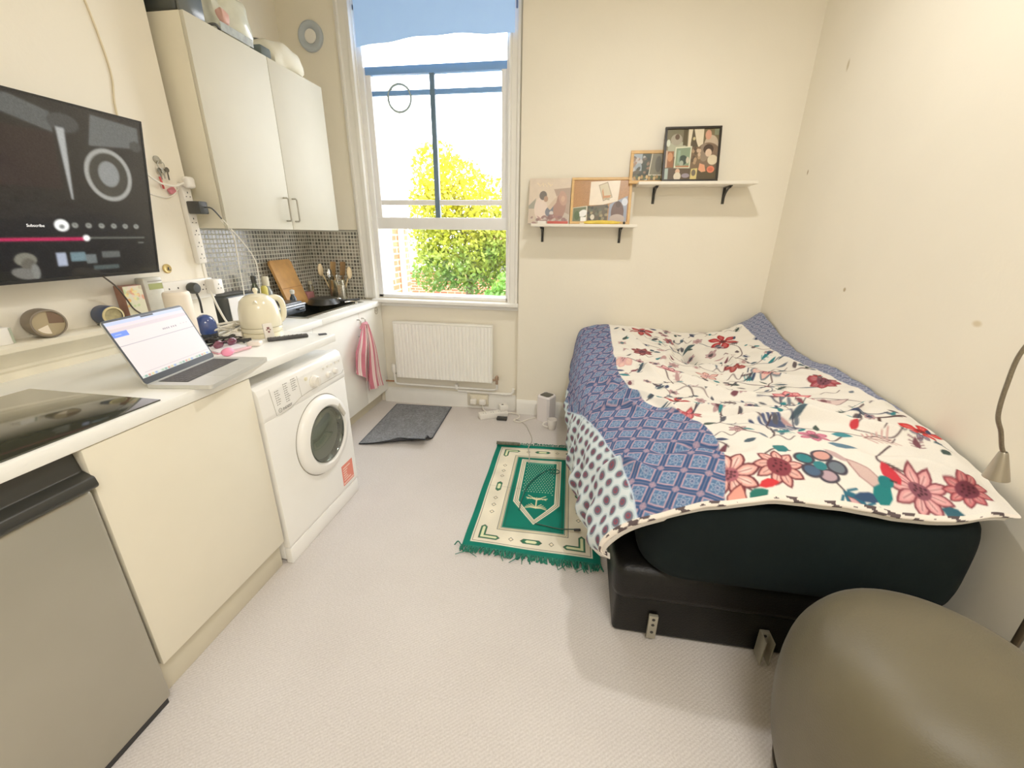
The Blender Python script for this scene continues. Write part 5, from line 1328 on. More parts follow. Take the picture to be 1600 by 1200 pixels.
cv.rect(0, .05, .075, .175, (150, 96, 56)); cv.ell(.028, .14, .016, .028, 0, (206, 146, 100)); cv.rect(.0, .012, .075, .18, (206, 176, 150))
cv.ell(.255, .15, .075, .075, 0, (124, 102, 82)); cv.ell(.232, .165, .03, .055, 0, (146, 128, 108)); cv.ell(.256, .185, .03, .03, 0, (72, 56, 44)); cv.ell(.258, .163, .019, .024, 0, (226, 196, 168)); cv.ell(.285, .12, .03, .03, .5, (222, 208, 176))
cv.rect(.15, .21, .07, .2, (120, 98, 74))
for k in range(12): cv.ell(.16 + .045 * r3.random(), .09 + .10 * r3.random(), .009, .012, 0, [(176, 146, 112), (92, 76, 58), (206, 176, 146)][k % 3])
cv.pol([(.055, .072), (.058, .20), (.157, .205), (.152, .07)], (226, 226, 198)); cv.pol([(.062, .085), (.064, .192), (.15, .197), (.146, .085)], (132, 152, 122)); cv.ell(.108, .12, .026, .03, 0, (56, 72, 60)); cv.ell(.10, .10, .012, .018, 0, (166, 176, 156)); cv.rect(.065, .146, .076, .086, (176, 120, 84)); cv.ell(.136, .12, .01, .02, 0, (206, 196, 170)); cv.rect(.075, .09, .10, .18, (160, 190, 168), .6)
cv.rect(0, .155, 0, .068, (90, 74, 56)); cv.ell(.08, .05, .014, .018, 0, (222, 180, 148)); cv.ell(.08, .02, .022, .026, 0, (226, 214, 190)); cv.ell(.13, .025, .024, .014, 0, (152, 140, 150)); cv.rect(0, .022, 0, .07, (170, 186, 176)); cv.pol([(.158, .0), (.162, .066), (.2, .07), (.196, 0)], (216, 196, 124)); cv.ell(.178, .042, .013, .02, 0, (110, 100, 84))
cv.rect(.2, w, 0, .06, (84, 72, 50)); cv.pol([(.205, .06), (.21, .10), (.24, .09), (.25, .05), (.225, .045)], (230, 162, 124)); cv.ell(.278, .062, .023, .021, 0, (226, 128, 96)); cv.ell(.278, .062, .014, .012, 0, (206, 104, 78))
cv.A = cv.A * .97
frame_obj(t, .472, .812, ZU, H_, 3.055, 3.145, bw, .014, mat('black_frame', (36, 30, 22), rough=.35), cv, M_photo)
# little things on lower shelf
t = thing('slim_case', 'slim red case lying on the lower shelf before the canvas print', 'case', (-.175, 3.03, ZL))
B().box(-.25, -.11, 3.02, 3.05, ZL, ZL + .018, .003).obj('case_body', mat('faded_red_case', (196, 92, 84), rough=.4), t)
t = thing('white_card', 'small white card box at the left front of the lower shelf', 'box', (-.28, 3.015, ZL))
B().box(-.312, -.258, 3.0, 3.03, ZL, ZL + .017, .002).obj('card_body', M_plastic, t)
t = thing('pencil_case', 'long yellow pencil case lying before the cork board', 'pencil case', (.11, 3.03, ZL))
lumpy(B(), (.115, 3.035, ZL + .012), (.115, .016, .012), 21, .10, 30, ZL).obj('case_body', mat('yellow_cloth', (226, 196, 76), rough=.6, var=.1, vscale=40), t)
B().box(-.03, .0, 3.02, 3.04, ZL, ZL + .010, .002).obj('end_tab', mat('cream_tab', (236, 224, 186), rough=.5), t)
tag(B().sphere((.262, 3.02, ZL + .009), .009, 10).obj('bead', M_dark), 'tiny dark bead at the right end of the lower shelf', 'bead')

# ------------------------------------------------------------------ bed
M_leather = mat('black_leather', (12, 11, 9), rough=.42, spec=.25, var=.2, vscale=6, bump=.15, bscale=160)
dv_ = thing('divan_base', 'black leather divan bed base with metal headboard brackets', 'bed base', (.71, 2.18, 0))
b = B(); b.box(.205, 1.225, 1.212, 3.14, .004, .30, .018, 3)
b.obj('base_box', M_leather, dv_)
B().box(.190, 1.24, 1.198, 3.145, .165, .322, .045, 5).obj('top_pad', M_leather, dv_)
M_brk = mat('zinc_bracket', (176, 172, 156), rough=.4, metal=.6, var=.1)
for x in (.345, .722):
    br = B().box(x - .016, x + .016, 1.190, 1.204, .018, .125, .002).obj('bracket', M_brk, dv_)
    b = B()
    for z in (.05, .085, .11): b.lathe([(0, 0), (.006, 0), (.006, .001), (0, .001)], (x, 1.190, z), 12, axis=(0, -1, 0))
    b.obj('bolt_hole', M_black, br)
    if x > .5: B().box(x - .016, x - .011, 1.150, 1.195, .018, .125, .001).obj('side_flange', M_brk, br); B().box(x + .011, x + .016, 1.150, 1.195, .018, .125, .001).obj('side_flange', M_brk, br)
M_sheet = mat('dark_green_sheet', (9, 19, 20), rough=.9, spec=.2, var=.35, vscale=3, bump=.1, bscale=30)
def slab(x0, x1, y0, y1, z0, z1, r, bul, n=20):
    """soft mattress: rounded rectangle rings"""
    prof = []
    for k in range(n + 1):
        a = -PI / 2 + PI * k / n
        zz = (z0 + z1) / 2 + (z1 - z0) / 2 * math.copysign(abs(math.sin(a)) ** .6, math.sin(a)); off = bul * (abs(math.cos(a)) ** .45 - 1)
        prof.append((off, zz))
    rings = []
    for off, zz in prof:
        ring = []
        for cx, cy, a0 in ((x1 - r, y1 - r, 0), (x0 + r, y1 - r, 90), (x0 + r, y0 + r, 180), (x1 - r, y0 + r, 270)):
            for k in range(9):
                a = math.radians(a0 + 90 * k / 8); ring.append((cx + (r + off) * math.cos(a), cy + (r + off) * math.sin(a), zz))
        rings.append(ring + [ring[0]])
    b = B(); b.grid(rings); bmesh.ops.remove_doubles(b.bm, verts=b.bm.verts, dist=1e-5)
    b.poly(rings[-1][:-1]); b.poly(rings[0][:-1][::-1])
    return b
mt = slab(.262, 1.268, 1.150, 3.14, .323, .642, .16, .06)
tag(mt.obj('mattress', M_sheet, None, 50), 'mattress in a dark green fitted sheet on the black divan', 'mattress')

# duvet ---------------------------------------------------------------------------------------
# stations along the bed: y, then (x, z) from left hem to right wall
ST = [
    (1.165, [(.150, .42), (.135, .425), (.150, .47), (.205, .54), (.34, .612), (.46, .652), (.60, .690), (.74, .692), (.92, .676), (1.05, .678), (1.14, .705), (1.20, .715)]),
    (1.128, [(.140, .425), (.118, .445), (.142, .49), (.215, .555), (.345, .622), (.47, .664), (.60, .700), (.74, .702), (.92, .686), (1.05, .688), (1.14, .716), (1.205, .720)]),
    (1.150, [(.135, .41), (.106, .435), (.128, .50), (.21, .575), (.345, .640), (.47, .682), (.60, .718), (.74, .722), (.92, .708), (1.05, .708), (1.15, .730), (1.222, .722)]),
    (1.27, [(.130, .33), (.095, .40), (.115, .50), (.20, .618), (.35, .692), (.48, .738), (.60, .768), (.75, .785), (.92, .778), (1.06, .775), (1.17, .772), (1.245, .742)]),
    (1.45, [(.110, .25), (.068, .36), (.085, .49), (.175, .625), (.33, .702), (.48, .745), (.61, .772), (.76, .792), (.93, .800), (1.07, .805), (1.18, .800), (1.258, .778)]),
    (1.75, [(.085, .20), (.030, .33), (.045, .48), (.125, .63), (.29, .702), (.46, .724), (.61, .730), (.77, .742), (.93, .760), (1.07, .782), (1.18, .800), (1.266, .806)]),
    (2.10, [(.060, .18), (.000, .32), (.005, .48), (.075, .64), (.25, .722), (.43, .732), (.60, .722), (.77, .722), (.93, .742), (1.07, .770), (1.18, .798), (1.27, .822)]),
    (2.45, [(.045, .18), (-.022, .34), (-.018, .50), (.055, .67), (.23, .748), (.42, .752), (.60, .730), (.77, .712), (.93, .730), (1.07, .758), (1.18, .790), (1.27, .805)]),
    (2.75, [(.045, .20), (-.025, .38), (-.015, .56), (.045, .71), (.21, .782), (.41, .784), (.60, .748), (.74, .712), (.90, .752), (1.06, .795), (1.18, .820), (1.27, .838)]),
    (2.98, [(.050, .24), (-.018, .44), (-.008, .64), (.045, .755), (.21, .812), (.41, .808), (.60, .782), (.74, .760), (.90, .790), (1.05, .828), (1.16, .872), (1.262, .905)]),
    (3.09, [(.055, .28), (-.010, .48), (.000, .68), (.05, .775), (.21, .805), (.41, .800), (.60, .785), (.74, .775), (.90, .778), (1.04, .812), (1.15, .872), (1.25, .935)]),
    (3.15, [(.065, .30), (.010, .48), (.020, .66), (.07, .730), (.21, .755), (.41, .752), (.60, .74), (.74, .735), (.90, .740), (1.04, .775), (1.15, .84), (1.24, .905)]),
]
ys = np.array([s[0] for s in ST]); PT = np.array([s[1] for s in ST])            # (nst, 12, 2)
NU, NV = 620, 700
def cr_axis(A, m):
    """Catmull-Rom resample along axis 0 to m samples (uniform in index)"""
    n = A.shape[0]; f = np.linspace(0, n - 1 - 1e-9, m); i = f.astype(int); t = (f - i).reshape((-1,) + (1,) * (A.ndim - 1))
    Q = np.concatenate([2 * A[:1] - A[1:2], A, 2 * A[-1:] - A[-2:-1]], 0)
    p0, p1, p2, p3 = Q[i], Q[i + 1], Q[i + 2], Q[i + 3]
    return .5 * (2 * p1 + (p2 - p0) * t + (2 * p0 - 5 * p1 + 4 * p2 - p3) * t ** 2 + (3 * p1 - p0 - 3 * p2 + p3) * t ** 3)
# spread the samples along y evenly: resample by arc of y
full = np.concatenate([np.repeat(ys[:, None, None], PT.shape[1], 1), PT], -1)   # y, x, z
fine = cr_axis(full, 1200)
acc = np.concatenate([[0], np.cumsum(np.linalg.norm(np.diff(fine[:, 5, [0, 2]], axis=0), axis=-1))])
tgt = np.linspace(0, acc[-1], NV); fi = np.interp(tgt, acc, np.arange(1200))
i0 = np.clip(fi.astype(int), 0, 1198); ft = (fi - i0)[:, None, None]
rows = fine[i0] * (1 - ft) + fine[i0 + 1] * ft                                   # NV,12,3
tcoord = tgt - np.interp(np.argmin(np.abs(rows[:, 5, 0] - 1.45) + (np.arange(NV) < 60) * 9), np.arange(NV), tgt) + 1.45
g2 = cr_axis(np.swapaxes(rows, 0, 1), 900)                                       # 900,NV,3
g2 = np.swapaxes(g2, 0, 1)
sl = np.concatenate([np.zeros((NV, 1)), np.cumsum(np.linalg.norm(np.diff(g2, axis=1), axis=-1), 1)], 1)
G = np.empty((NV, NU, 3)); S = np.empty((NV, NU))
for j in range(NV):
    ss = np.linspace(0, sl[j, -1], NU)
    k = np.interp(ss, sl[j], np.arange(900)); a = np.clip(k.astype(int), 0, 898); f = (k - a)[:, None]
    G[j] = g2[j, a] * (1 - f) + g2[j, a + 1] * f
    S[j] = ss - np.interp(.6, G[j, NU // 3:, 1], ss[NU // 3:]) + .6
DY, DX, DZ = G[..., 0].copy(), G[..., 1].copy(), G[..., 2].copy()
T = np.repeat(tcoord[:, None], NU, 1)
# wrinkles: long soft ridges
def ridge(x0, y0, x1, y1, wd, amp, taper=1.0):
    d = np.array([x1 - x0, y1 - y0]); L = math.hypot(*d); d = d / L
    px, py = DX - x0, DY - y0
    s = (px * d[0] + py * d[1]) / L; q = -px * d[1] + py * d[0] + .012 * np.sin(s * 9)
    return amp * np.exp(-(q / (wd * .72)) ** 2) * np.clip(np.minimum(s, 1 - s) * 4 + .15, 0, 1) * ((s > -.05) & (s < 1.05))
wr = np.zeros_like(DX)
RD = [(.40, 1.80, .95, 1.50, .035, .016), (.45, 2.05, 1.1, 1.72, .03, .013), (.35, 2.25, .75, 2.02, .03, .012), (.55, 1.62, 1.2, 1.42, .03, .015), (.22, 2.0, .50, 1.62, .025, .012),
      (.2, 2.42, .48, 2.1, .03, .012), (.72, 2.95, .70, 2.45, .05, -.03), (.62, 2.75, .5, 2.35, .03, .012), (.85, 2.8, .95, 2.35, .03, .012), (.70, 2.5, 1.1, 2.1, .03, .013), (.75, 2.3, 1.2, 2.0, .025, .012),
      (.05, 1.5, .30, 1.28, .03, .012), (.12, 1.9, .33, 1.72, .025, .012), (.06, 2.2, .24, 2.05, .025, .010), (1.0, 1.6, 1.24, 1.75, .03, .012), (.9, 1.30, 1.2, 1.25, .03, .008), (.3, 1.42, .6, 1.33, .03, -.010), (.2, 2.6, .4, 2.35, .03, .010), (.25, 2.9, .45, 2.6, .03, .010), (1.05, 2.6, 1.2, 2.2, .03, .012)]
for r_ in RD: wr += ridge(*r_)
wr *= 2.5
wr += .0055 * np.sin(DX * 23 + 3 * np.sin(DY * 5)) * np.sin(DY * 17 + 2 * np.sin(DX * 6)) + .0025 * np.sin(DX * 47 + DY * 31) * np.sin(DY * 40 - DX * 22)
side = np.clip((.62 - DZ) / .25, 0, 1) * (DX < .3)
sidew = .014 * np.sin(DY * 26 + 3 * np.sin(DZ * 7)) + .008 * np.sin(DY * 55 + DZ * 11) + .008 * np.sin(DZ * 30 + DY * 6)
edge = np.clip((T - T[0, 0]) / .06, 0, 1)
DX = DX - side * sidew * edge
DZ = DZ + wr * np.clip((DZ - .45) / .2, 0, 1) * edge
DX = np.minimum(DX, XR - .004)
V = np.stack([DX, np.minimum(DY, YB - .006), DZ], -1)
# --- printed pattern on the cloth, in cloth coordinates (s across, t along) in metres
cv = Cv(-.35, 1.42, .98, 3.30, .0028, (229, 224, 215))
CX, CY = cv.X, cv.Y
def flower(x, y, r, n, pet, out, cen, rot=0.0, cr=.36, pw=.30, inner=None):
    r = r * .90
    def petal(a, k, wd, col, off=0.0):
        c, s_ = math.cos(a), math.sin(a)
        P = [(.12, 0), (.30, .55), (.52, .95), (.70, .90), (.88, .48), (1.0, 0), (.88, -.48), (.70, -.90), (.52, -.95), (.30, -.55)]
        Q = [(.12 + (u - .12) * k + off, v * wd * k) for u, v in P]
        cv.pol([(x + r * (u * c - v * s_), y + r * (u * s_ + v * c)) for u, v in Q], col)
    for k in range(n):
        a = rot + 2 * PI * k / n + .06 * math.sin(k * 2.3)
        petal(a, 1.0, pw * .98, out)
        petal(a, .86, pw * .86, pet, .035)
        if inner or r > .05: petal(a, .58, pw * .66, inner or tuple(int(.72 * c_ + .28 * d_) for c_, d_ in zip(pet, (250, 236, 226))), .16)
        cv.line([(x + r * .3 * math.cos(a), y + r * .3 * math.sin(a)), (x + r * .72 * math.cos(a), y + r * .72 * math.sin(a))], max(.0025, r * .03), out, .7)
    cv.ell(x, y, r * cr, r * cr, 0, cen)
    for k in range(9):
        a = k * 2.4; q = r * cr * .7 * math.sqrt((k + .5) / 9)
        cv.ell(x + q * math.cos(a), y + q * math.sin(a), r * .05, r * .05, 0, tuple(int(c * .55) for c in cen))
def leaf(x, y, L, w, a, col, out=None):
    c, s = math.cos(a), math.sin(a)
    P = [(-.5, 0), (-.25, .42), (.05, .5), (.32, .28), (.5, 0), (.32, -.22), (.05, -.42), (-.25, -.36)]
    Q = [(x + (u * L) * c - (v * w) * s, y + (u * L) * s + (v * w) * c) for u, v in P]
    if out: cv.pol([(x + (qx - x) * 1.16, y + (qy - y) * 1.16) for qx, qy in Q], out)
    cv.pol(Q, col)
def vine(P, w=.004, col=(70, 54, 58)):
    cv.line([tuple(p) for p in catmull(np.array(P, float), 7)], w, col)
def spiky(x, y, L, w, a, col, n=6):
    c, s = math.cos(a), math.sin(a)
    leaf(x, y, L, w, a, col)
    for k in range(n):
        u = -.4 + .8 * k / (n - 1)
        for sg in (-1, 1):
            bx, by = u * L, sg * w * .25; tx, ty = (u + .12) * L, sg * w * (.85)
            cv.line([(x + bx * c - by * s, y + bx * s + by * c), (x + tx * c - ty * s, y + tx * s + ty * c)], w * .14, col)
RED, MAR, PNK, PCH, PLM, NAV, TEA, SLT, BRN = (166, 44, 48), (128, 54, 58), (212, 160, 162), (224, 178, 166), (112, 66, 78), (56, 66, 94), (46, 118, 126), (100, 110, 122), (74, 54, 54)
# vines first
for P in ([(.36, 2.98), (.44, 2.90), (.53, 2.86), (.58, 2.75), (.70, 2.66)], [(.96, 2.83), (1.02, 2.72), (1.0, 2.60), (.90, 2.52)], [(.30, 2.40), (.40, 2.30), (.48, 2.16), (.50, 2.05)], [(.70, 2.72), (.68, 2.55), (.72, 2.42), (.78, 2.33)],
          [(.52, 2.10), (.60, 2.02), (.74, 1.98), (.86, 1.92)], [(.80, 2.18), (.92, 2.08), (1.02, 2.02), (1.12, 1.98)], [(.46, 1.82), (.53, 1.76), (.49, 1.66)], [(.60, 1.66), (.68, 1.58), (.76, 1.50), (.90, 1.43), (1.02, 1.40)], [(.84, 1.73), (.94, 1.66), (1.06, 1.64), (1.12, 1.68)],
          [(.96, 1.88), (1.08, 1.84), (1.16, 1.78), (1.19, 1.74)], [(1.22, 1.62), (1.12, 1.60), (1.06, 1.56), (1.02, 1.50), (.97, 1.47)], [(.97, 1.46), (1.06, 1.42), (1.12, 1.46), (1.18, 1.50)], [(.90, 1.40), (.84, 1.36), (.80, 1.40)], [(1.02, 1.36), (.96, 1.31), (.94, 1.27), (1.05, 1.24)],
          [(.50, 1.20), (.57, 1.13), (.62, 1.08)], [(.76, 1.22), (.79, 1.17), (.82, 1.13)], [(.62, 1.28), (.66, 1.31), (.70, 1.30)], [(.38, 2.70), (.50, 2.66), (.60, 2.58)], [(.82, 2.46), (.96, 2.42), (1.10, 2.50)], [(.55, 2.46), (.62, 2.40), (.72, 2.42)]): vine(P, .0048 if random.random() < .5 else .0036)
cv.line([(1.24, 1.635), (1.13, 1.60), (1.10, 1.54)], .010, BRN)
flower(.445, 2.95, .10, 6, RED, MAR, PLM, .3, .28, .26); flower(.965, 2.84, .11, 6, RED, (150, 30, 36), MAR, .5, .25, .25); flower(.40, 2.54, .075, 7, MAR, (100, 40, 48), PLM, .2)
flower(.275, 2.33, .075, 6, PCH, PNK, PNK, .1); flower(.51, 2.26, .09, 8, (222, 160, 164), PLM, (176, 100, 112), .3, .4); flower(.715, 2.27, .07, 5, PCH, MAR, PNK, .2); flower(.885, 2.37, .075, 8, (160, 70, 66), MAR, (120, 50, 56), .3, .45); flower(1.0, 2.22, .10, 8, PCH, SLT, (206, 130, 130), .1, .35)
flower(.465, 1.83, .075, 5, RED, (150, 30, 40), MAR, 1.2, .25, .27); flower(.475, 1.66, .065, 7, (206, 96, 104), MAR, (170, 70, 80), .2); flower(.345, 1.70, .055, 5, PNK, PCH, PNK)
flower(.965, 1.885, .095, 9, (226, 138, 140), (170, 70, 84), (190, 92, 104), .15, .38, .26); flower(1.155, 2.02, .075, 8, (156, 66, 76), MAR, PLM, .3, .42); cv.ell(.84, 1.735, .030, .040, .3, TEA); leaf(1.14, 2.11, .075, .045, .2, RED); leaf(1.17, 2.10, .05, .03, .6, RED)
# foot row of big flowers
flower(.500, 1.215, .104, 8, (226, 166, 156), (98, 44, 50), (164, 92, 104), .15, .28, .27, (240, 200, 190)); leaf(.505, 1.125, .10, .055, 1.2, (226, 150, 134), (110, 50, 54)); leaf(.565, 1.13, .06, .05, .4, (38, 106, 96))
flower(.642, 1.225, .082, 9, (222, 160, 150), (96, 38, 46), (126, 56, 66), .1, .46, .25); leaf(.60, 1.165, .06, .035, .2, (206, 52, 58)); leaf(.68, 1.315, .05, .05, .9, (46, 112, 116))
for k, (dx, dy, c) in enumerate(((-.035, .03, TEA), (.02, .045, (206, 150, 140)), (.045, .0, SLT), (.01, -.035, (176, 150, 160)), (-.03, -.02, (70, 92, 120)))): cv.ell(.762 + dx, 1.235 + dy, .030, .026, 0, (62, 58, 70)); cv.ell(.762 + dx, 1.235 + dy, .022, .019, 0, c)
cv.ell(.762, 1.238, .018, .018, 0, TEA)
spiky(.825, 1.125, .085, .05, -.8, (40, 96, 120), 5); leaf(.825, 1.12, .055, .022, -.8, (206, 158, 162), (90, 60, 66))
flower(1.015, 1.195, .094, 9, (218, 152, 154), (118, 56, 66), (128, 74, 88), .2, .34, .25); leaf(.955, 1.235, .075, .05, 1.9, (196, 50, 62)); leaf(1.075, 1.13, .06, .04, -.6, (48, 90, 106))
flower(1.135, 1.20, .066, 9, (196, 106, 110), (110, 44, 54), (110, 52, 66), .2, .45, .25)
# bird
leaf(.885, 1.225, .115, .042, 2.25, (206, 176, 170), (150, 110, 110)); leaf(.825, 1.285, .07, .028, 2.35, (188, 160, 160)); leaf(.868, 1.150, .095, .036, .15, (48, 72, 104)); leaf(.912, 1.170, .085, .055, 1.0, (30, 116, 118)); cv.ell(.930, 1.207, .020, .018, 0, (30, 112, 116)); cv.line([(.945, 1.212), (.958, 1.208)], .005, (60, 54, 54))
flower(1.21, 1.51, .075, 5, (206, 46, 46), RED, (170, 40, 44), .9, .3, .3); leaf(1.075, 1.625, .115, .036, .05, NAV); leaf(1.19, 1.765, .05, .03, .9, TEA); leaf(1.115, 1.70, .05, .03, .4, TEA); spiky(.745, 1.505, .08, .07, .5, (74, 84, 116), 5)
spiky(.655, 1.745, .10, .030, .1, (84, 88, 116), 6); flower(.565, 1.745, .048, 5, PCH, PLM, SLT, .2, .3); leaf(.975, 1.475, .036, .028, .8, (190, 54, 62)); leaf(.905, 1.41, .06, .034, -.3, (56, 126, 140)); leaf(.868, 1.335, .085, .034, -.1, (86, 118, 140)); spiky(1.01, 1.405, .10, .038, .15, (196, 156, 152), 6); leaf(1.01, 1.405, .08, .024, .15, (226, 206, 198), (90, 56, 60))
leaf(1.085, 1.79, .11, .045, .3, (214, 190, 186), (110, 84, 90)); flower(.812, 1.395, .055, 6, (206, 124, 146), (160, 70, 100), (170, 80, 110), .3); spiky(1.13, 1.515, .065, .04, 2.6, (52, 60, 92), 4); flower(1.145, 1.435, .038, 6, (150, 134, 150), (74, 64, 80), NAV, .1, .4)
flower(.985, 1.70, .038, 6, (176, 146, 150), (84, 66, 76), PLM, .1, .4); flower(.90, 1.665, .034, 6, (170, 140, 146), (84, 60, 70), PLM, .4, .4); leaf(.945, 1.755, .05, .03, 1.7, TEA); leaf(.94, 1.69, .09, .03, -.15, (70, 84, 112))
leaf(.70, 2.76, .10, .05, 1.2, (84, 92, 84)); leaf(.66, 2.68, .08, .04, 1.6, (66, 80, 84)); leaf(.73, 2.60, .07, .04, .6, (76, 96, 100)); leaf(.76, 2.86, .08, .045, .3, (70, 90, 96)); leaf(.52, 2.84, .07, .035, .9, (74, 70, 74)); flower(.62, 2.86, .05, 6, (176, 96, 96), PLM, PLM)
rl = random.Random(21)
pts_used = [(.445, 2.95), (.965, 2.84), (.40, 2.54), (.275, 2.33), (.51, 2.26), (.715, 2.27), (.885, 2.37), (1.0, 2.22), (.465, 1.83), (.475, 1.66), (.965, 1.885), (1.155, 2.02), (.5, 1.215), (.642, 1.225), (.762, 1.235), (1.015, 1.195), (1.135, 1.2), (.9, 1.1), (.825, 1.125), (.87, 1.18)]
for k in range(520):
    x, y = rl.uniform(.24, 1.22), rl.uniform(1.34, 3.12)
    if any(math.hypot(x - a, y - b_) < .072 for a, b_ in pts_used) or rl.random() < .25: continue
    c = [NAV, TEA, SLT, (90, 80, 84), (110, 66, 76), (66, 84, 96), (176, 140, 140), (60, 74, 70)][rl.randrange(8)]
    z_ = rl.random()
    if z_ < .55: leaf(x, y, rl.uniform(.03, .07), rl.uniform(.014, .03), rl.uniform(0, 3.1), c)
    elif z_ < .7: flower(x, y, rl.uniform(.025, .04), 6, (200, 170, 170), PLM, c, rl.random(), .4)
    elif z_ < .85: spiky(x, y, rl.uniform(.04, .07), .022, rl.uniform(0, 3), c, 4)
    else: vine([(x, y), (x + .03, y + .02), (x + .05, y - .015), (x + .08, y + .01)], .003)
    pts_used.append((x, y)) if z_ > .6 else None
rv_r = random.Random(33)
for k in range(46):
    x, y = rv_r.uniform(.28, 1.12), rv_r.uniform(1.36, 3.05); a_ = rv_r.uniform(-.9, .9); P = [(x, y)]
    for q in range(4):
        a_ += rv_r.uniform(-.8, .8); P.append((P[-1][0] + .042 * math.cos(a_), P[-1][1] + .042 * math.sin(a_)))
    vine(P, rv_r.choice((.003, .004, .005)), rv_r.choice(((70, 56, 62), (58, 62, 80), (84, 64, 66))))
    for q in (1, 3, 4):
        if rv_r.random() < .75: leaf(P[q][0] + .012, P[q][1] + .012 * (1 if q % 2 else -1), rv_r.uniform(.026, .05), rv_r.uniform(.012, .022), a_ + rv_r.uniform(-1.2, 1.2), rv_r.choice((NAV, TEA, SLT, (84, 84, 92), (120, 66, 76), (66, 84, 96))))
# blue lattice border: left of curve sb(t), right of curve sp(t)
tt = np.array([.98, 1.13, 1.20, 1.30, 1.40, 1.52, 1.62, 1.70, 1.80, 1.95, 2.2, 2.5, 2.8, 3.0, 3.3])
sbv = np.array([.455, .470, .485, .505, .515, .505, .470, .420, .330, .275, .235, .225, .225, .225, .225])
spv = np.array([.200, .205, .195, .175, .160, .130, .110, .085, .055, -.01, -.15, -.24, -.28, -.28, -.28])
sb = np.interp(cv.y0 + np.arange(cv.ny) * cv.res, tt, sbv)[:, None]; sp_ = np.interp(cv.y0 + np.arange(cv.ny) * cv.res, tt, spv)[:, None]
def sm(x): return np.clip(x / cv.res + .5, 0, 1)[..., None]
def lattice(u, v, base_a, base_b, line, cell=.112):
    a = ((u + v) / cell); b_ = ((u - v) / cell)
    da, db_ = np.abs(a - np.round(a)) * cell * .707, np.abs(b_ - np.round(b_)) * cell * .707
    ca, cb_ = np.floor(a) + .5, np.floor(b_) + .5
    cu, cvv = (ca + cb_) * cell / 2, (ca - cb_) * cell / 2
    r = np.hypot(u - cu, v - cvv); th = np.arctan2(v - cvv, u - cu)
    out = np.empty(u.shape + (3,)); out[:] = np.array(base_a) / 255
    def mix(mask, col, al=1.0):
        m = (np.clip(mask / cv.res + .5, 0, 1) * al)[..., None]; out[:] = out * (1 - m) + np.array(col) / 255 * m
    mix(.013 - np.minimum(da, db_), base_b)
    mix(.030 - r, tuple(int(.7 * q1 + .3 * q2) for q1, q2 in zip(base_a, base_b)), .9); mix(.0024 - np.abs(.0165 + .0050 * np.cos(6 * th) - r), (176, 184, 204), .75); mix(.0085 + .003 * np.cos(6 * th) - r, (200, 186, 202), .6); mix(.0035 - r, base_b); mix(.0022 - np.abs(.0285 - r), (150, 160, 190), .35)
    dd = np.abs(((u + v) / cell * 6) % 1 - .5)
    mix(.0022 - np.abs(np.minimum(da, db_) - .0125), line, .9)
    mix(.0016 - np.minimum(da, db_), line, .45)
    mix(.012 - np.hypot(da, db_), line, .55)
    return out
ang = .30
U_ = (CX - .3) * math.cos(ang) + (CY - 1.3) * math.sin(ang); V_ = -(CX - .3) * math.sin(ang) + (CY - 1.3) * math.cos(ang)
lat = lattice(U_, V_, (84, 118, 158), (46, 76, 120), (212, 162, 170))
m = sm(sb - CX); cv.A = cv.A * (1 - m) + lat * m
# paisley edge
pu, pv_ = CX / .050, CY / .062
row = np.floor(pv_); off = (row % 2) * .5
cxx, cyy = (np.floor(pu + off) + .5 - off) * .050, (row + .5) * .062
du, dv2 = CX - cxx, CY - cyy
cA, sA = math.cos(.5), math.sin(.5)
ru, rv_ = du * cA + dv2 * sA, -du * sA + dv2 * cA
rr_ = np.sqrt((ru / .8) ** 2 + (rv_ / 1.15) ** 2) + .25 * rv_ * (rv_ > 0)
pais = np.empty(CX.shape + (3,)); pais[:] = np.array((212, 222, 226)) / 255
for rad, col in ((.0265, (150, 184, 196)), (.0235, (224, 226, 224)), (.0205, (98, 104, 120)), (.0115, (134, 66, 80)), (.005, (78, 84, 108))):
    mm = sm(rad - rr_); pais = pais * (1 - mm) + np.array(col) / 255 * mm
m = sm(sp_ - CX); cv.A = cv.A * (1 - m) + pais * m
m = sm(.003 - np.abs(CX - sp_)); cv.A = cv.A * (1 - m) + np.array((190, 206, 222)) / 255 * m
# right slate strip
tr2 = np.array([.98, 1.5, 1.7, 1.9, 2.2, 2.4, 2.8, 3.3]); srv = np.array([1.5, 1.42, 1.255, 1.24, 1.215, 1.19, 1.155, 1.10])
sr = np.interp(cv.y0 + np.arange(cv.ny) * cv.res, tr2, srv)[:, None]
lat2 = lattice(U_, V_, (92, 100, 128), (80, 88, 114), (166, 168, 186), .075)
m = sm(CX - sr); cv.A = cv.A * (1 - m) + lat2 * m
# hem trim
hem = cv.clip
colr = cv.sample(S, T)
trim = np.clip(1 - np.abs(T - (T[0, 0] + .030)) / .034, 0, 1) * (DX > .1)
dashes = (np.sin(S * 43 + 2 * np.sin(S * 17)) + .9 * np.sin(S * 121 + T * 160 + 1) + .8 * np.sin(T * 310 - S * 60) > .75)
tc3 = np.where(dashes[..., None], np.array((84, 72, 74)) / 255, np.array((236, 226, 214)) / 255)
k = (trim > .15)[..., None]
colr = np.where(k, tc3, colr)
dt = thing('duvet', 'white floral duvet with blue lattice and paisley borders spread over the bed', 'duvet', (.6, 2.1, .66))
grid_mesh('duvet_cover', V, colr, paint_mat('duvet_cotton', rough=.85, bump=.12, bscale=300, spec=.2), dt)
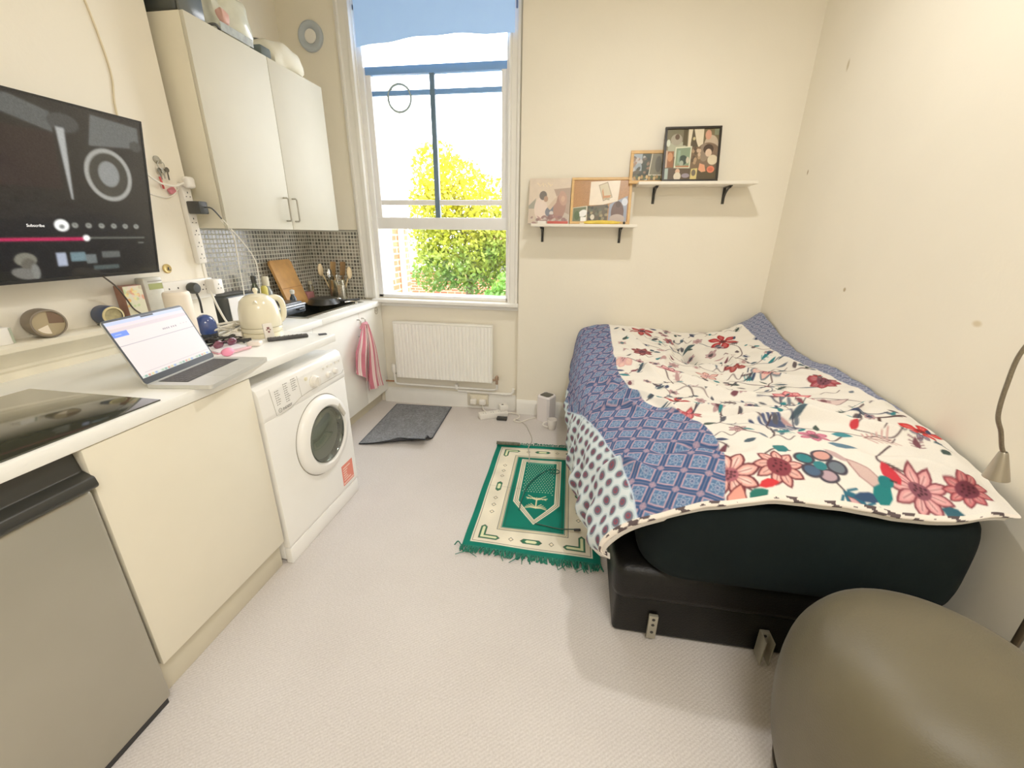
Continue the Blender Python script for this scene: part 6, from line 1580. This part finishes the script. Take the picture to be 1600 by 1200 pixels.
# underside so the hem has thickness
Vb = V[::10, ::10].copy(); Vb[..., 2] -= .012; Vb[..., 0] += .010 * (Vb[..., 0] < .3)
grid_mesh('duvet_lining', Vb, np.full(Vb.shape, .85) * np.array([1, .97, .93]), paint_mat('duvet_lining', rough=.9), dt)

# ------------------------------------------------------------------ pouf
pf = thing('pouf', 'big round olive grey leather pouf in front of the bed', 'pouf', (.80, .78, 0))
M_pf = mat('olive_leather', (92, 84, 62), rough=.48, var=.12, vscale=5, bump=.12, bscale=220, sheen=.1)
PCX, PCY = .862, .795
prof = [(0, .012), (.20, .012), (.225, .02), (.245, .07), (.266, .15), (.278, .24), (.282, .33), (.276, .41), (.258, .47), (.228, .522), (.18, .555), (.12, .572), (.06, .58), (0, .582)]
pr2 = catmull(np.array(prof), 5)
B().lathe([(max(0, p[0]), p[1]) for p in pr2], (PCX, PCY, 0), 72, caps=False).obj('cover', M_pf, pf, 180)
b = B(); b.tube([(PCX + .228 * math.cos(a), PCY + .228 * math.sin(a), .018) for a in np.linspace(0, 2 * PI, 60)], .008, 8, caps=False)
b.obj('bottom_piping', mat('dark_piping', (50, 42, 32), rough=.6), pf)
b = B(); b.lathe([(0, 0), (.215, 0), (.215, .012), (0, .012)], (PCX, PCY, 0), 48); b.obj('bottom_panel', M_black, pf)

# ------------------------------------------------------------------ gooseneck floor lamp
fl = thing('floor_lamp', 'gooseneck reading lamp with a small silver cone head beside the bed', 'lamp', (1.17, .97, 0))
M_lamp = mat('satin_nickel', (170, 162, 146), rough=.3, metal=.8, var=.05)
B().lathe([(0, 0), (.085, 0), (.085, .008), (.07, .016), (.012, .022), (0, .022)], (1.155, .96, 0), 40).obj('base', M_lamp, fl)
B().tube([(1.155, .96, .02), (1.155, .96, 1.30)], .0085, 12).obj('pole', mat('dark_pole', (92, 80, 64), rough=.35, metal=.6), fl)
B().tube([(1.155, .96, 1.30), (1.15, .99, 1.40), (1.12, 1.05, 1.40), (1.072, 1.11, 1.27), (1.057, 1.14, 1.18), (1.056, 1.14, 1.09), (1.066, 1.14, 1.01), (1.088, 1.14, .965), (1.104, 1.14, .925), (1.115, 1.14, .905)], .005, 10, sub=7).obj('gooseneck', mat('grey_gooseneck', (128, 118, 100), rough=.35, metal=.7, var=.15, vscale=200), fl)
B().lathe([(.007, .078), (.009, .075), (.011, .068), (.026, .0), (.0245, .0), (.009, .064)], (1.124, 1.14, .832), 28, axis=(-.12, 0, 1), caps=False).obj('lamp_shade', M_lamp, fl)
B().sphere((1.124, 1.14, .842), (.013, .013, .010), 14).obj('bulb', mat('bulb_white', (236, 232, 220), rough=.3), fl)
# dark cable from bed to pouf
tag(B().tube([(1.215, 1.19, .30), (1.235, 1.10, .20), (1.24, 1.02, .06), (1.235, .98, .008)], .006, 8, sub=6).obj('cable', M_black), 'black cable dropping between the bed corner and the right wall', 'cable')

# ------------------------------------------------------------------ outside
struct(B().box(-26, 14, YW + .21, 46, -.45, -.35).obj('ground', mat('garden_ground', (120, 112, 74), rough=.95, var=.2, vscale=1.2)), 'garden ground outside the window')
def brick_mat():
    m, nt, b = new_mat('house_brick'); N, L = nt.nodes, nt.links
    geo = N.new('ShaderNodeNewGeometry'); sp = N.new('ShaderNodeSeparateXYZ'); L.new(geo.outputs['Position'], sp.inputs[0])
    ad = N.new('ShaderNodeMath'); L.new(sp.outputs['X'], ad.inputs[0]); L.new(sp.outputs['Y'], ad.inputs[1])
    cb = N.new('ShaderNodeCombineXYZ'); L.new(ad.outputs[0], cb.inputs['X']); L.new(sp.outputs['Z'], cb.inputs['Y'])
    br = N.new('ShaderNodeTexBrick'); br.inputs['Scale'].default_value = 1; br.inputs['Brick Width'].default_value = .23; br.inputs['Row Height'].default_value = .078; br.inputs['Mortar Size'].default_value = .010
    br.inputs['Color1'].default_value = lin((140, 74, 44)); br.inputs['Color2'].default_value = lin((170, 102, 66)); br.inputs['Mortar'].default_value = lin((190, 172, 136))
    L.new(cb.outputs[0], br.inputs['Vector']); L.new(br.outputs['Color'], b.inputs['Base Color']); b.inputs['Roughness'].default_value = .9
    return m
hs = thing('brick_house', 'sunlit brick house wing seen at the left of the window', 'house', (-3.6, 4.7, -.35))
M_brick = brick_mat()
B().box(-4.6, -2.42, 3.75, 5.80, -.35, 5.2).obj('wall', M_brick, hs)
B().box(-4.6, -2.405, 3.74, 5.81, 1.62, 5.6).obj('render_band', mat('pale_render', (246, 240, 226), rough=.9, var=.02), hs)
B().box(-2.44, -2.40, 4.95, 5.25, .85, 1.75, .01).obj('window_reveal', mat('white_reveal', (244, 240, 232), rough=.6), hs)
B().tube([(-2.39, 5.5, -.35), (-2.39, 5.5, 5.2)], .04, 10).obj('drainpipe', mat('pale_drainpipe', (232, 222, 206), rough=.5), hs)
gwl = thing('garden_wall', 'low brick garden wall below the tree outside', 'wall', (-3.2, 12.4, -.35))
B().box(-7.5, 1.5, 12.4, 12.62, -.35, .30).obj('wall_bricks', M_brick, gwl)
B().box(-7.5, 1.5, 12.36, 12.66, .30, .36).obj('coping', mat('coping_stone', (150, 128, 104), rough=.9), gwl)
def leaf_mat(name, a, b_, tr=.45):
    m, nt, b = new_mat(name); N, L = nt.nodes, nt.links
    geo = N.new('ShaderNodeNewGeometry'); nz = N.new('ShaderNodeTexNoise'); nz.inputs['Scale'].default_value = 2.2; nz.inputs['Detail'].default_value = 6
    L.new(geo.outputs['Position'], nz.inputs['Vector'])
    sp = N.new('ShaderNodeSeparateXYZ'); L.new(geo.outputs['Position'], sp.inputs[0])
    mr = N.new('ShaderNodeMapRange'); mr.inputs['From Min'].default_value = .2; mr.inputs['From Max'].default_value = 2.6; L.new(sp.outputs['Z'], mr.inputs['Value'])
    av = N.new('ShaderNodeMath'); av.operation = 'ADD'; L.new(mr.outputs['Result'], av.inputs[0]); L.new(nz.outputs['Fac'], av.inputs[1])
    rp = N.new('ShaderNodeValToRGB'); rp.color_ramp.elements[0].position = .35; rp.color_ramp.elements[1].position = .9
    rp.color_ramp.elements[0].color = lin(b_); rp.color_ramp.elements[1].color = lin(a)
    hf = N.new('ShaderNodeMath'); hf.operation = 'MULTIPLY'; hf.inputs[1].default_value = .62; L.new(av.outputs[0], hf.inputs[0])
    L.new(hf.outputs[0], rp.inputs['Fac'])
    L.new(rp.outputs['Color'], b.inputs['Base Color']); b.inputs['Roughness'].default_value = .6
    tl = N.new('ShaderNodeBsdfTranslucent'); L.new(rp.outputs['Color'], tl.inputs['Color'])
    mx = N.new('ShaderNodeMixShader'); mx.inputs['Fac'].default_value = tr
    L.new(b.outputs[0], mx.inputs[1]); L.new(tl.outputs[0], mx.inputs[2]); L.new(mx.outputs[0], N['Material Output'].inputs['Surface'])
    return m
def foliage(name, blobs, n, size, m, parent, seed):
    rg = np.random.default_rng(seed)
    vol = np.array([b_[3] ** 2 for b_ in blobs]); pick = rg.choice(len(blobs), n, p=vol / vol.sum())
    c = np.array([b_[:3] for b_ in blobs])[pick]; r = np.array([b_[3] for b_ in blobs])[pick]
    d = rg.normal(size=(n, 3)); d /= np.linalg.norm(d, axis=1)[:, None]
    p = c + d * (r * rg.random(n) ** .28)[:, None]
    a = rg.normal(size=(n, 3)); a /= np.linalg.norm(a, axis=1)[:, None]; b_ = np.cross(a, rg.normal(size=(n, 3))); b_ /= np.linalg.norm(b_, axis=1)[:, None]
    s = size * rg.uniform(.6, 1.3, n)[:, None]
    V = np.stack([p - a * s, p + b_ * s * .55, p + a * s, p - b_ * s * .55], 1).reshape(-1, 3)
    me = bpy.data.meshes.new(name); me.vertices.add(4 * n); me.vertices.foreach_set('co', V.reshape(-1).astype(np.float32))
    me.loops.add(4 * n); me.loops.foreach_set('vertex_index', np.arange(4 * n, dtype=np.int32)); me.polygons.add(n); me.polygons.foreach_set('loop_start', np.arange(0, 4 * n, 4, dtype=np.int32)); me.update(calc_edges=True)
    return link(name, me, m, parent, 180)
td = thing('garden_tree', 'tall yellow-green leafy tree filling the window view', 'tree', (-3.0, 10.2, -.35))
Yb = 10.0
BL = [(-3.35, 10, 2.75, .62), (-2.95, 10, 2.35, .75), (-2.35, 10.2, 2.0, .75), (-3.3, 9.9, 1.75, .75), (-2.2, 10, 1.35, .8), (-3.0, 9.8, 1.0, .85), (-2.0, 10, .75, .6), (-3.55, 10, 1.3, .55), (-2.55, 9.8, .75, .7), (-1.6, 10.2, 1.5, .8), (-3.6, 10, .55, .5), (-1.1, 10.3, 1.2, .8), (-3.7, 10.1, 2.2, .4)]
foliage('foliage', BL, 15000, .060, leaf_mat('yellow_green_leaf', (186, 176, 30), (84, 124, 44)), td, 3)
b = B(); b.tube([(-2.75, 10.2, -.35), (-2.7, 10.2, .6), (-2.85, 10.1, 1.6), (-3.1, 10.1, 2.6)], .11, 10, sub=4, r1=.03); b.tube([(-2.75, 10.2, .7), (-2.3, 10.2, 1.4), (-2.1, 10.2, 1.9)], .06, 8, sub=4, r1=.02)
b.obj('trunk', mat('tree_bark', (110, 92, 70), rough=.9, var=.2), td)
bh = thing('shrub', 'round bright green shrub at the lower right of the window view', 'shrub', (-1.3, 8.6, -.35))
foliage('foliage', [(-1.35, 8.6, .25, .5), (-1.0, 8.7, .5, .5), (-1.7, 8.7, .0, .4)], 3500, .05, leaf_mat('light_green_leaf', (170, 186, 60), (96, 146, 56)), bh, 8)
B().tube([(-1.3, 8.65, -.35), (-1.28, 8.65, .3)], .03, 8).obj('stem', mat('shrub_stem', (110, 92, 70), rough=.9), bh)
sh = thing('garden_shed', 'small red roofed shed behind the tree at the right of the window view', 'shed', (-2.2, 14, -.35))
B().box(-3.2, -1.2, 13.4, 15, -.35, 1.15).obj('wall', mat('shed_wall', (100, 98, 96), rough=.8), sh)
B().prism([(-3.35, 13.25, 1.15), (-3.35, 15.15, 1.15), (-3.35, 14.2, 1.75)], (2.3, 0, 0)).obj('roof', mat('shed_roof', (140, 70, 50), rough=.8), sh)

# ------------------------------------------------------------------ lights
w = bpy.data.worlds.new('sky'); SC.world = w; w.use_nodes = True
N, L = w.node_tree.nodes, w.node_tree.links
bg = N['Background']
tcw = N.new('ShaderNodeTexCoord'); spw = N.new('ShaderNodeSeparateXYZ'); L.new(tcw.outputs['Generated'], spw.inputs[0])
rpw = N.new('ShaderNodeValToRGB'); rpw.color_ramp.elements[0].color = (.97, .98, 1, 1); rpw.color_ramp.elements[1].color = (.78, .88, 1, 1)
L.new(spw.outputs['Z'], rpw.inputs['Fac']); L.new(rpw.outputs['Color'], bg.inputs['Color'])
bg.inputs['Strength'].default_value = 12.0
def light(name, typ, loc, energy, col, **kw):
    l = bpy.data.lights.new(name, typ); l.energy = energy; l.color = col
    rot = kw.pop('rot', None); portal = kw.pop('portal', False)
    for k_, v_ in kw.items(): setattr(l, k_, v_)
    o = bpy.data.objects.new(name, l); COL.objects.link(o); o.location = loc
    if rot: o.rotation_euler = rot
    if portal: l.cycles.is_portal = True
    return o
light('sky_portal', 'AREA', (-1.09, YW + .22, 1.9), 1, (1, 1, 1), shape='RECTANGLE', size=1.15, size_y=2.0, rot=(-PI / 2, 0, 0), portal=True)
light('sun', 'SUN', (6, -8, 14), 4.0, (1, .95, .82), angle=.02, rot=(math.radians(48), 0, math.radians(38)))
light('ceiling_light', 'AREA', (.34, 1.72, 2.95), 20, (1, .965, .91), shape='DISK', size=.13)
light('rear_fill', 'AREA', (.55, -.55, 2.75), 37, (1, .97, .92), shape='DISK', size=1.0)  # added soft fill behind the camera, lifts shadows and the kitchen fronts

# ------------------------------------------------------------------ camera
cd = bpy.data.cameras.new('camera'); cam = bpy.data.objects.new('camera', cd); COL.objects.link(cam)
yaw, pitch, roll, fpx = .157, -.3475, .0125, 644.0
fw = Vector((-math.sin(yaw) * math.cos(pitch), math.cos(yaw) * math.cos(pitch), math.sin(pitch)))
rt = Vector((math.cos(yaw), math.sin(yaw), 0)); up = rt.cross(fw)
rt2 = rt * math.cos(roll) + up * math.sin(roll); up2 = -rt * math.sin(roll) + up * math.cos(roll)
M = Matrix(((rt2.x, up2.x, -fw.x), (rt2.y, up2.y, -fw.y), (rt2.z, up2.z, -fw.z))).to_4x4(); M.translation = Vector((0, 0, 1.424))
cam.matrix_world = M
cd.sensor_fit = 'HORIZONTAL'; cd.sensor_width = 36.0; cd.lens = fpx / 1600 * 36.0; cd.clip_start = .02; cd.clip_end = 200
SC.camera = cam
SC.view_settings.view_transform = 'Standard'; SC.view_settings.look = 'None'; SC.view_settings.exposure = 0.0; SC.view_settings.gamma = 1.14
SC.cycles.use_denoising = True; SC.cycles.max_bounces = 10; SC.cycles.diffuse_bounces = 6; SC.cycles.transparent_max_bounces = 12
SC.cycles.sample_clamp_indirect = 6
